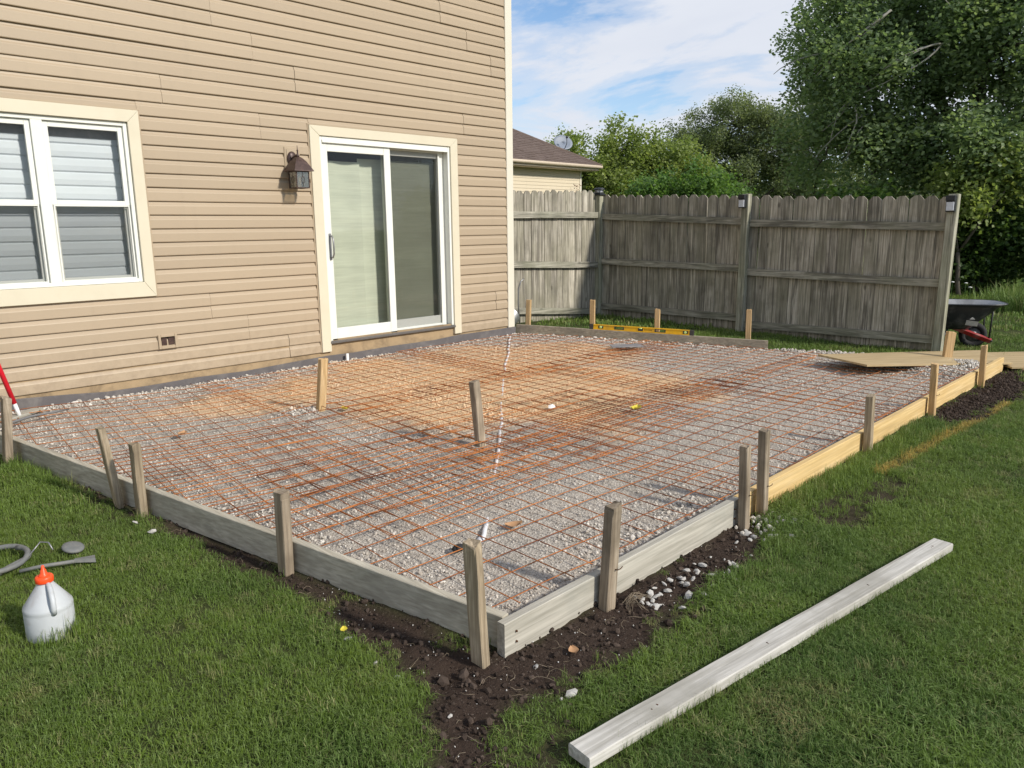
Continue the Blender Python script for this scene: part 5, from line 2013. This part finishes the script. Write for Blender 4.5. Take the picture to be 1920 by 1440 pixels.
def tree(name, base, blobs, leaf, proto, label, cat='tree', trunk=.2, group=None, dens=1.0, clump=.75, scale=1.0, seed=0, bark='brick_plain', fork=.35, limbs=None):
    """blobs: (dx,dy,dz,rx,ry,rz) crown masses about the base"""
    r2 = np.random.default_rng(seed + 100)
    o = empty(name, base)
    tag(o, label, cat, group)
    mb = MB()
    top = max(b[2] for b in blobs)
    if trunk:
        fk = Vector((r2.uniform(-.2, .2), r2.uniform(-.2, .2), top * fork))
        limb(mb, (0, 0, -.2), fk, trunk, trunk * .8, .03)
    pts, rots, scs = [], [], []
    for (dx, dy, dz, rx, ry, rz) in blobs:
        c = Vector((dx, dy, dz))
        if trunk:
            limb(mb, fk, c, trunk * .55, trunk * .15)
        vol = rx * ry * rz
        nclump = max(6, int(9.0 * dens * (vol ** .67) / (clump ** 2) * .9))
        for k in range(nclump):
            d = r2.normal(0, 1, 3)
            d /= np.linalg.norm(d)
            rr2 = r2.uniform(.45, 1.04)
            cc = np.array([dx + d[0] * rx * rr2, dy + d[1] * ry * rr2, dz + d[2] * rz * rr2])
            cr = clump * r2.uniform(.45, 1.05)
            if trunk and k % 3 == 0:
                limb(mb, c, tuple(cc), trunk * .14, trunk * .03, .15, 4)
            npc = int(26 * (cr / .5) ** 2 * dens)
            dd_ = r2.normal(0, 1, (npc, 3))
            dd_ /= np.linalg.norm(dd_, axis=1)[:, None]
            rad3 = cr * r2.uniform(.2, 1.0, npc) ** .5
            q = cc + dd_ * rad3[:, None] * np.array([1, 1, .7])
            pts.append(q)
    pts = np.concatenate(pts)
    pts = pts[pts[:, 2] + base[2] > .15]
    N = len(pts)
    rot = np.stack([r2.uniform(-.5, .5, N), r2.uniform(-.5, .5, N), r2.uniform(0, 6.28, N)], 1)
    sc = r2.uniform(.75, 1.35, N) * scale
    if trunk:
        mb.build('trunk', M[bark], o)
    cr_ = scatter('crown', LP[proto], pts, rot, sc, r2.integers(0, len(LP[proto]), N), M[leaf], o)
    tag(cr_, kind='stuff')
    return o, N


NL = 0


def T_(*a, **k):
    global NL
    o, n = tree(*a, **k)
    NL += n
    return o


# large cottonwood filling the upper right
T_('cottonwood_tree', (20.2, -2.2, 0), [(-1.0, 2.6, 6.3, 1.7, 1.5, 1.7), (-1.9, 2.3, 4.5, 1.3, 1.2, 1.2), (.1, .9, 7.0, 2.0, 1.9, 1.7), (.2, -1.2, 6.3, 1.9, 1.7, 1.9), (-1.1, 1.1, 3.6, 1.5, 1.4, .9),
    (-.5, .2, 5.1, 1.9, 1.9, 1.3), (-.9, -1.2, 3.9, 1.3, 1.1, .8), (-.5, 3.7, 5.6, 1.0, 1.0, 1.4), (-1.9, 1.6, 2.9, 1.1, 1.3, .8), (-1.9, -.2, 2.9, 1.1, 1.2, .7), (-1.6, 3.1, 3.3, .9, 1.0, .8)],
   'leaf_big', 'big', 'large cottonwood tree with dense green crown filling the upper right sky', trunk=.30, dens=.92, clump=.66, seed=1, fork=.28)
# dead bare branches inside that crown
mb = MB()
for (a, b) in (((18.0, .6, 5.2), (17.5, 1.4, 4.6)), ((17.8, -.5, 5.8), (17.3, .35, 4.9)), ((17.9, -1.5, 5.0), (17.2, -.7, 4.5)), ((18.2, -.4, 3.9), (17.4, .3, 2.7)), ((17.7, -1.0, 6.3), (17.2, -1.7, 5.9)), ((17.6, .1, 4.1), (17.2, .4, 3.1))):
    for k in range(3):
        bb = (b[0] + rnd.uniform(-.2, .2), b[1] + rnd.uniform(-.5, .5), b[2] + rnd.uniform(-.4, .4))
        limb(mb, a, bb, .022, .006, .2, 6)
mb.build('dead_branches', M['bark_pale'], bpy.data.objects['cottonwood_tree'], loc=(-20.2, 2.2, 0))
T_('leafy_tree', (24.3, 13.8, 0), [(0, 0, 3.9, 1.3, 1.3, 1.3), (-.6, .5, 3.0, 1.3, 1.3, 1.0), (.7, -.6, 2.9, 1.2, 1.2, 1.1)], 'leaf_bright', 'mid', 'bright yellow green tree rising behind the satellite dish', trunk=.12, dens=.7, clump=.5, seed=2, group='trees behind the fence')
T_('leafy_tree', (25.9, 12.3, 0), [(0, 0, 4.3, .9, .9, 1.3), (.6, -.6, 4.2, .8, .8, 1.0), (-.2, .2, 2.8, 1.6, 1.6, 1.3), (.9, -.9, 2.7, 1.2, 1.2, 1.1)], 'leaf_bright', 'mid', 'bright green tree with two pointed tops behind the fence corner', trunk=.13, dens=.78, clump=.46, seed=3, group='trees behind the fence')
T_('leafy_tree', (27.6, 11.0, 0), [(0, 0, 4.0, 1.1, 1.1, 1.1), (.5, -.9, 3.2, 1.3, 1.3, 1.1), (-.2, .3, 2.6, 1.4, 1.4, 1.2)], 'leaf_bright', 'mid', 'lower yellow green tree between the two topped tree and the dull green tree', trunk=.12, dens=.7, clump=.5, seed=4, group='trees behind the fence')
T_('round_bush', (24.3, 8.3, 0), [(0, 0, 2.5, 1.3, 1.3, 1.1), (.8, -1.0, 2.2, 1.1, 1.1, .9), (-.4, 1.0, 2.1, 1.1, 1.1, .9)], 'leaf_bush', 'mid', 'deep green rounded bush showing just above the fence left of the middle post', 'bush', trunk=.08, dens=.85, clump=.48, seed=5)
T_('elm_tree', (31.8, 10.3, 0), [(0, 0, 5.6, 1.9, 1.9, 1.3), (-.9, 1.4, 4.9, 1.5, 1.5, 1.2), (1.0, -1.3, 5.2, 1.6, 1.6, 1.3), (0, 0, 3.9, 1.8, 1.8, 1.1), (1.4, -2.0, 3.8, 1.2, 1.2, 1.1)], 'leaf_grey', 'fine', 'tall dull green tree with open feathery crown left of the cottonwood', trunk=.20, dens=.75, clump=.55, seed=6)
T_('elm_tree', (33.5, 7.6, 0), [(0, 0, 5.9, 1.6, 1.6, 1.2), (.2, -.8, 4.3, 1.5, 1.5, 1.3), (-.5, 1.0, 3.2, 1.4, 1.4, 1.1)], 'leaf_grey', 'fine', 'second dull green tree half hidden by the cottonwood', trunk=.18, dens=.7, clump=.55, seed=7)
T_('small_bush', (16.9, -.6, 0), [(0, 0, 1.55, .7, .9, .6), (.3, .9, 1.5, .6, .7, .6)], 'leaf_dark', 'mid', 'low dark shrub just behind the top of the right fence', 'bush', trunk=.05, dens=.8, clump=.38, seed=8)
T_('lime_shrub', (17.7, -2.35, 0), [(0, 0, 2.15, .5, .6, .65), (.3, -.7, 2.5, .45, .5, .45)], 'leaf_bright', 'vine', 'lime green shrub catching sun above the end fence post', 'shrub', trunk=.05, dens=1.1, clump=.36, seed=9)
hed = [((18.9, -2.3, 0), [(0, 0, 1.1, .9, 1.1, 1.1), (-.5, .6, .8, .7, .8, .8)], 'dark hedge shrub behind the end fence post and wheelbarrow'),
       ((19.3, -4.0, 0), [(0, 0, 1.3, 1.0, 1.2, 1.3), (.2, -.3, 2.4, .9, 1.1, .9)], 'dark vine covered hedge shrub right of the wheelbarrow'),
       ((20.2, -5.9, 0), [(0, 0, 1.5, 1.1, 1.3, 1.5), (0, 0, 2.9, 1.1, 1.2, 1.1)], 'dark hedge shrub at the right edge of the picture'),
       ((20.6, -8.2, 0), [(0, 0, 1.6, 1.2, 1.4, 1.6)], 'dark hedge shrub beyond the right edge of the lawn')]
for k, (b_, bl, lab) in enumerate(hed):
    T_('hedge_shrub', b_, bl, 'leaf_dark', 'vine', lab, 'shrub', trunk=.06, dens=1.25, clump=.45, seed=11 + k, group='dark hedge shrubs along the lawn edge')
# far tree line beyond everything: reads as one mass
pts = []
for k in range(70):
    t = k / 69
    cx, cy = 58 - 18 * t + rnd.uniform(-3, 3), 46 - 86 * t + rnd.uniform(-2, 2)
    h = rnd.uniform(3.0, 5.5)
    q = RNG.normal(0, 1, (150, 3))
    q /= np.linalg.norm(q, axis=1)[:, None]
    q = q * RNG.uniform(.4, 1, (150, 1)) ** .5 * np.array([2.4, 2.4, h * .55]) + np.array([cx, cy, h * .5])
    pts.append(q)
pts = np.concatenate(pts)
pts = pts[pts[:, 2] > 0]
N = len(pts)
fw = scatter('far_woodland', LP['mid'], pts, np.stack([RNG.uniform(-.5, .5, N), RNG.uniform(-.5, .5, N), RNG.uniform(0, 6.28, N)], 1), RNG.uniform(2.0, 3.4, N), RNG.integers(0, 5, N), M['leaf_grey'])
tag(fw, 'far off strip of woodland on the horizon behind the trees', 'woodland', kind='stuff')
# dry flower stalk in front of the neighbour wall
F_ = empty('dry_flower_stalk', (15.3, 5.8, 0))
tag(F_, 'dry brown flower stalk poking above the left fence panel', 'plant')
mb = MB()
for k in range(6):
    mb.tube([(0, 0, 0), (rnd.uniform(-.05, .05), rnd.uniform(-.05, .05), 1.6), (rnd.uniform(-.16, .16), rnd.uniform(-.16, .16), rnd.uniform(2.05, 2.45))], [.012, .008, .004], 5)
mb.build('stems', M['twig'], F_)
mb = MB()
for k in range(60):
    a = rnd.uniform(0, 6.28)
    r_ = rnd.uniform(.02, .17)
    z_ = rnd.uniform(1.85, 2.5)
    s_ = rnd.uniform(.018, .036)
    c_ = Vector((r_ * math.cos(a), r_ * math.sin(a), z_))
    mb.add([c_ + Vector((s_, 0, 0)), c_ + Vector((-s_ * .5, s_ * .8, s_ * .3)), c_ + Vector((-s_ * .5, -s_ * .8, -s_ * .2)), c_ + Vector((0, 0, s_))], [(0, 1, 2), (0, 1, 3), (1, 2, 3), (2, 0, 3)])
mb.build('flower_heads', M['dryflower'], F_, kind='stuff')
F_ = empty('white_flower_clump', (15.9, -1.75, 0))
tag(F_, 'few white flowers in front of the dark hedge above the wheelbarrow', 'flowers')
mb = MB()
mc = MB()
for k in range(16):
    x, y = rnd.uniform(-.2, .8), rnd.uniform(-1.4, .5)
    z_ = rnd.uniform(.22, .42)
    mb.tube([(x, y, -.02), (x + rnd.uniform(-.03, .03), y, z_)], .004, 4)
    mc.lathe([(.0, 0), (.030, .006), (.034, .014), (.012, .022)], 8, c=(x, y, z_))
mb.build('stems', M['leaf_bush'], F_)
mc.build('blossoms', M['flower'], F_)


# ------------------------------------------------------------------ grass
def tuft(nb, rad_, h, w, seed, lean=.5):
    r2 = np.random.default_rng(seed)
    vs, fs = [], []
    for i in range(nb):
        a = r2.uniform(0, 2 * np.pi)
        r_ = rad_ * math.sqrt(r2.uniform(0, 1))
        bx, by = r_ * math.cos(a), r_ * math.sin(a)
        d = r2.uniform(0, 2 * np.pi)
        ln = r2.uniform(.05, 1.0) * lean
        hh = h * r2.uniform(.5, 1.15)
        ww = w * r2.uniform(.7, 1.2)
        dx, dy = math.cos(d), math.sin(d)
        sx, sy = -dy * ww / 2, dx * ww / 2
        b = len(vs)
        m1 = (bx + dx * ln * hh * .25, by + dy * ln * hh * .25, hh * .5)
        tw = r2.uniform(-.5, .5)
        tp = (bx + (dx - dy * tw) * ln * hh * .95, by + (dy + dx * tw) * ln * hh * .95, hh * max(.22, 1 - .48 * ln))
        vs += [(bx - sx, by - sy, -.006), (bx + sx, by + sy, -.006), (m1[0] + sx * .9, m1[1] + sy * .9, m1[2]), (m1[0] - sx * .9, m1[1] - sy * .9, m1[2]), tp]
        fs += [(b, b + 1, b + 2, b + 3), (b + 3, b + 2, b + 4)]
    return vs, fs


def lawn_pts(x0, x1, y0, y1, dens, dmin, dmax):
    n = int((x1 - x0) * (y1 - y0) * dens)
    x = RNG.uniform(x0, x1, n)
    y = RNG.uniform(y0, y1, n)
    dep = (x - CAMP[0]) * .7190 + (y - CAMP[1]) * .6950
    lat = (x - CAMP[0]) * .6950 - (y - CAMP[1]) * .7190
    k = (dep > dmin) & (dep <= dmax) & (np.abs(lat) < dep * .72 + .9)
    x, y = x[k], y[k]
    k = ~(inpoly(x, y, PATIO) | inpoly(x, y, HOUSE))
    x, y = x[k], y[k]
    k = pdist(x, y, PATIO) > np.where(y > -4.7, .045, .03)
    k &= ~inpoly(x, y, PATH)
    k &= ~((x > 7.2) & (x < 9.5) & (np.abs((y + 4.14) + (x - 7.39) * .52) < .0))
    x, y = x[k], y[k]
    # no blades through the loose plank
    dx, dy = lp1.x - lp0.x, lp1.y - lp0.y
    L2 = math.hypot(dx, dy)
    u = ((x - lp0.x) * dx + (y - lp0.y) * dy) / L2
    v = (-(x - lp0.x) * dy + (y - lp0.y) * dx) / L2
    k = ~((u > 0) & (u < L2) & (np.abs(v) < .046))
    k &= np.hypot(x - .675, y + 3.61) > .085
    x, y = x[k], y[k]
    m_ = soilmask(x, y)
    k = RNG.uniform(0, 1, len(x)) > m_ * 1.02 - .015
    x, y, m_ = x[k], y[k], m_[k]
    thin = fbm(x, y, 2.5, 3, 91)
    k = RNG.uniform(0, 1, len(x)) < .55 + 1.1 * thin
    return x[k], y[k], m_[k]


ALLP = [tuft(34, .055, .044, .0027, s_, 1.45) for s_ in range(5)] + [tuft(26, .11, .050, .0055, 10 + s_, 1.2) for s_ in range(4)] + [tuft(22, .22, .075, .015, 20 + s_, .6) for s_ in range(3)] + [tuft(16, .045, .115, .0032, 30 + s_, .6) for s_ in range(3)] + [tuft(13, .06, .040, .0034, 50 + s_, 2.6) for s_ in range(4)]
PX, PYY, SCv, PK = [], [], [], []
for (x0, x1, y0, y1, dens, dmin, dmax, pk, sc0) in ((-.6, 4.6, -7.0, -1.2, 1300, .9, 3.6, (0, 5), 1.0), (-.6, 8.0, -8.0, -.1, 620, 3.6, 6.2, (0, 5), 1.2), (5.0, 12.0, -9.5, 3.2, 170, 6.2, 10.5, (5, 9), 1.0), (8, 21, -11, 10, 42, 10.5, 19, (9, 12), 1.0), (17, 45, -22, 26, 7, 19, 44, (9, 12), 2.2)):
    x, y, m_ = lawn_pts(x0, x1, y0, y1, dens, dmin, dmax)
    PX.append(x)
    PYY.append(y)
    h_ = .35 + 1.25 * fbm(x, y, 1.9, 3, 101)
    SCv.append(sc0 * h_ * (1 - .35 * (m_ > .2)) * RNG.uniform(.75, 1.2, len(x)))
    pkk = RNG.integers(pk[0], pk[1], len(x))
    if dmax < 7:
        mess = RNG.uniform(0, 1, len(x)) < .10 + .35 * (fbm(x, y, 3.1, 3, 151) > .52)
        pkk = np.where(mess, RNG.integers(15, 19, len(x)), pkk)
    PK.append(pkk)
# long uncut grass along the yellow boards and by the loose plank
for (xa, ya, xb, yb, wdt, n) in ((3.75, -4.99, 6.25, -4.99, .04, 260), (3.75, -5.03, 6.2, -5.03, .09, 120), (2.6, -5.20, 3.3, -5.28, .06, 26), (1.55, -5.50, 3.7, -5.82, .012, 130), (1.5, -5.40, 3.7, -5.70, .012, 80), (.62, -3.70, .76, -3.66, .03, 16), (1.05, -1.1, 1.20, -2.0, .03, 70)):
    t = RNG.uniform(0, 1, n)
    x = xa + (xb - xa) * t + RNG.normal(0, wdt * .5, n)
    y = ya + (yb - ya) * t - np.abs(RNG.normal(0, wdt, n)) * (1 if abs(yb - ya) < 1 else .3)
    PX.append(x)
    PYY.append(y)
    SCv.append(RNG.uniform(.40, .90, n) * (.62 if wdt < .02 else 1))
    PK.append(RNG.integers(12, 15, n))
n = 2600
x, y, m_ = lawn_pts(-.4, 6.5, -7.0, -1.2, 110, .9, 5.5)
PX.append(x)
PYY.append(y)
SCv.append(RNG.uniform(.30, .58, len(x)))
PK.append(RNG.integers(12, 15, len(x)))
# tall sunlit grass beyond the wheelbarrow
n = 500
x, y = RNG.uniform(14.5, 17.2, n), RNG.uniform(-5.6, -3.4, n)
PX.append(x); PYY.append(y); SCv.append(RNG.uniform(2.2, 4.2, n)); PK.append(RNG.integers(12, 15, n))
x, y, sc_, pk_ = (np.concatenate(q) for q in (PX, PYY, SCv, PK))
N = len(x)
z = zsoil(x, y)
g = scatter('lawn_grass', ALLP, np.stack([x, y, z], 1), np.stack([RNG.uniform(-.12, .12, N), RNG.uniform(-.12, .12, N), RNG.uniform(0, 6.28, N)], 1), sc_, pk_, M['grass'])
tag(g, 'mown green lawn grass round the patio form', 'grass', kind='stuff')
print('grass tufts', N, 'leaf clusters', NL)


# ------------------------------------------------------------------ stones
def stoneproto(seed, flat=.7, n=1):
    bm = bmesh.new()
    bmesh.ops.create_icosphere(bm, subdivisions=n, radius=.5)
    r2 = np.random.default_rng(seed)
    pl = [(r2.normal(0, 1, 3), r2.uniform(.28, .46)) for _ in range(5)]
    for v in bm.verts:
        p = np.array(v.co)
        for nn, d in pl:
            nn = nn / np.linalg.norm(nn)
            e = p @ nn - d
            if e > 0:
                p = p - nn * e
        p = p * np.array([1, r2.uniform(.70, .80), flat]) + r2.normal(0, .018, 3)
        v.co = Vector(p)
    vs = [tuple(v.co) for v in bm.verts]
    fs = [tuple(v.index for v in f.verts) for f in bm.faces]
    bm.free()
    return vs, fs


SP = [stoneproto(s_) for s_ in range(8)]
n = 92000
x = RNG.uniform(.95, 9.0, n)
y = -4.9 + 4.88 * RNG.uniform(0, 1, n)
sd = sdist(x, y, PATIO)
edge = np.exp(-np.abs(sd + .05) / .14)
patch = fbm(x, y, 1.5, 4, 131)
dist_ = np.hypot(x, y + 6.65)
keep = (sd < -.012) & (RNG.uniform(0, 1, n) < .50 + .7 * edge + 1.2 * np.clip(patch - .46, 0, 1))
keep &= RNG.uniform(0, 1, n) < np.clip(1.25 - dist_ * .055, .55, 1)
x, y, edge, patch = x[keep], y[keep], edge[keep], patch[keep]
N = len(x)
s_ = (.0058 + .0105 * RNG.uniform(0, 1, N) ** 3.0) * (1 + 1.5 * edge * RNG.uniform(0, 1, N)) * (1 + .5 * np.clip(patch - .5, 0, .3) * 3)
s_ *= 1 + np.clip(np.hypot(x, y + 6.65) - 5, 0, 5) * .07
z = zgrav(x, y) + .012 * (fbm(x, y, 14, 3, 61) - .45) + s_ * .22
o = scatter('gravel_stones', SP, np.stack([x, y, z], 1), RNG.uniform(-3.1, 3.1, (N, 3)) * np.array([.25, .25, 1]), s_ * 1.25, RNG.integers(0, 8, N), M['stone'])
tag(o, 'loose crushed stone spread over the gravel bed', 'gravel', kind='stuff')
print('gravel stones', N)
# heaps of stone by the wide stake and along the far edge
X_, Y_, S_ = [], [], []
for cx, cy, sg, n in ((8.12, -4.52, .17, 380), (8.62, -4.68, .14, 330), (8.5, -3.3, .12, 140), (8.3, -3.0, .08, 80), (2.96, -1.62, .10, 90), (3.5, -4.98, .07, 45), (7.0, -.15, .10, 60)):
    X_.append(RNG.normal(cx, sg, n)); Y_.append(RNG.normal(cy, sg * .7, n)); S_.append(RNG.uniform(.014, .032, n))
x, y, s_ = (np.concatenate(q) for q in (X_, Y_, S_))
k = (sdist(x, y, PATIO) < -.02) | (np.abs(x - 3.5) < .3)
x, y, s_ = x[k], y[k], s_[k]
N = len(x)
z = np.where(sdist(x, y, PATIO) < 0, zgrav(x, y), zsoil(x, y)) + RNG.uniform(0, .022, N)
o = scatter('stone_heaps', SP, np.stack([x, y, z], 1), RNG.uniform(-3.1, 3.1, (N, 3)), s_ * 1.2, RNG.integers(0, 8, N), M['stone'])
tag(o, 'small heaps of coarse stone round the stakes', 'gravel', kind='stuff')
# soil clods and crumbs
n = 42000
x = np.concatenate([RNG.uniform(.9, 3.9, n), RNG.uniform(6.0, 9.2, n // 3)])
y = np.concatenate([RNG.uniform(-5.65, -.9, n), RNG.uniform(-5.4, -4.93, n // 3)])
m_ = soilmask(x, y)
k = (RNG.uniform(0, 1, len(x)) < m_ * 1.0) & ~inpoly(x, y, PATIO)
x, y = x[k], y[k]
N = len(x)
s_ = .004 + .020 * RNG.uniform(0, 1, N) ** 5 + .018 * (RNG.uniform(0, 1, N) < .006)
o = scatter('soil_crumbs', SP, np.stack([x, y, zsoil(x, y) + s_ * .2], 1), RNG.uniform(-3.1, 3.1, (N, 3)), s_ * 1.4, RNG.integers(0, 8, N), M['clod'])
tag(o, 'crumbly dark soil dug up along the form boards', 'soil', kind='stuff')
# pale grit on the soil
n = 520
x, y = RNG.uniform(1.1, 3.6, n), RNG.uniform(-5.35, -3.9, n)
k = (soilmask(x, y) > .5) & ~inpoly(x, y, PATIO)
x, y = x[k], y[k]
N = len(x)
o = scatter('pale_grit', SP, np.stack([x, y, zsoil(x, y) + .003], 1), RNG.uniform(-3.1, 3.1, (N, 3)), RNG.uniform(.004, .009, N), RNG.integers(0, 8, N), M['limestone'])
tag(o, 'tiny pale grit sprinkled on the dark soil', 'grit', kind='stuff')
# countable limestone pieces, each its own object
SM = []
for k in range(8):
    vs, fs = stoneproto(200 + k, .62, 1)
    SM.append(MB().add(vs, fs, 0, False).mesh('stone', M['limestone']))
spots = []
for k in range(44):
    t = rnd.random()
    spots.append((2.48 + 1.05 * t + rnd.uniform(-.1, .1), -4.985 - abs(rnd.gauss(0, .10)) - .01, rnd.uniform(.014, .036), 'pale chunk among those strewn on dark soil below the grey right hand board'))
for k in range(9):
    spots.append((2.42 + rnd.uniform(-.05, .09), -5.01 - rnd.uniform(0, .10), rnd.uniform(.018, .036), 'pale chunk in the cluster by the roots at the bent nail stake'))
for k in range(14):
    spots.append((3.52 + rnd.uniform(-.17, .17), -5.0 - rnd.uniform(0, .13), rnd.uniform(.018, .036), 'pale chunk in the pile at the feet of the paired stakes'))
spots += [(1.73, -5.23, .034, 'larger white chunk on the soil in front of the near corner'), (1.69, -5.22, .020, 'smaller white chunk beside the larger one in front of the near corner'),
          (1.42, -4.42, .034, 'white chunk at the grass edge beside the tiny yellow leaf'), (1.395, -4.62, .022, 'small white chunk on the soil edge left of the near corner, middle of three'),
          (1.40, -4.74, .022, 'small white chunk on the soil edge nearest the tallest stake'), (1.60, -5.68, .038, 'white chunk in grass below the near end of the loose plank'),
          (1.78, -5.03, .020, 'small pale chunk just under the end of the near corner board'), (1.39, -5.02, .014, 'tiny pale chunk on the bare soil strip in the foreground'),
          (1.285, -2.98, .040, 'pale chunk at the left board nearest the battered stake'), (1.275, -2.80, .026, 'pale chunk at the left board just past the upright stake')]
for k, (x, y, s_, lab) in enumerate(spots):
    z = float(zsoil(np.array(x), np.array(y)))
    shared = k < 67
    inst('stone', SM[k % 8], None, (x, y, z + s_ * .30 + (.012 if k >= 75 or k == 72 else 0)), (rnd.uniform(-.6, .6), rnd.uniform(-.6, .6), rnd.uniform(0, 6.28)), (s_ * rnd.uniform(1.1, 1.9), s_ * rnd.uniform(.9, 1.4), s_ * rnd.uniform(.8, 1.3)),
         label=lab, cat='stone', group='pale stones strewn below the grey board' if k < 44 else 'pale stones by the bent nail stake' if k < 53 else 'pale stones at the paired stakes' if k < 67 else None)
# straw, roots and dry blades on the soil
mb = MB()
for k in range(230):
    if k < 140:
        x, y = rnd.uniform(1.15, 3.5), rnd.uniform(-5.4, -4.95)
    else:
        x, y = rnd.uniform(1.15, 1.65), rnd.uniform(-5.4, -2.0)
    if float(soilmask(np.array(x), np.array(y))) < .35 or bool(inpoly(np.array(x), np.array(y), PATIO)):
        continue
    a = rnd.uniform(0, 6.28)
    L_ = rnd.uniform(.02, .085)
    pts = []
    cu = rnd.uniform(-1.5, 1.5)
    for i in range(5):
        t = i / 4
        aa = a + cu * t
        px_, py_ = x + math.cos(aa) * L_ * t, y + math.sin(aa) * L_ * t
        pts.append((px_, py_, float(zsoil(np.array(px_), np.array(py_))) + .004 + .012 * math.sin(math.pi * t) * rnd.random()))
    mb.tube(pts, .0009, 3, cap=False)
for k in range(30):
    a = rnd.uniform(-2.6, .3)
    L_ = rnd.uniform(.05, .13)
    x, y = 2.36 + rnd.uniform(-.02, .04), -4.995 + rnd.uniform(-.02, .01)
    pts = [(x + math.cos(a) * L_ * t, y + math.sin(a) * L_ * t * .8, .010 + .03 * math.sin(math.pi * t) * rnd.random()) for t in (0, .3, .6, 1)]
    mb.tube(pts, .0010, 3, cap=False)
o = mb.build('straw_and_roots', plain('straw', (.24, .19, .13), .8, var=.4, nscale=40), None)
tag(o, 'dry straw and fine roots strewn over the dark soil', 'straw', kind='stuff')
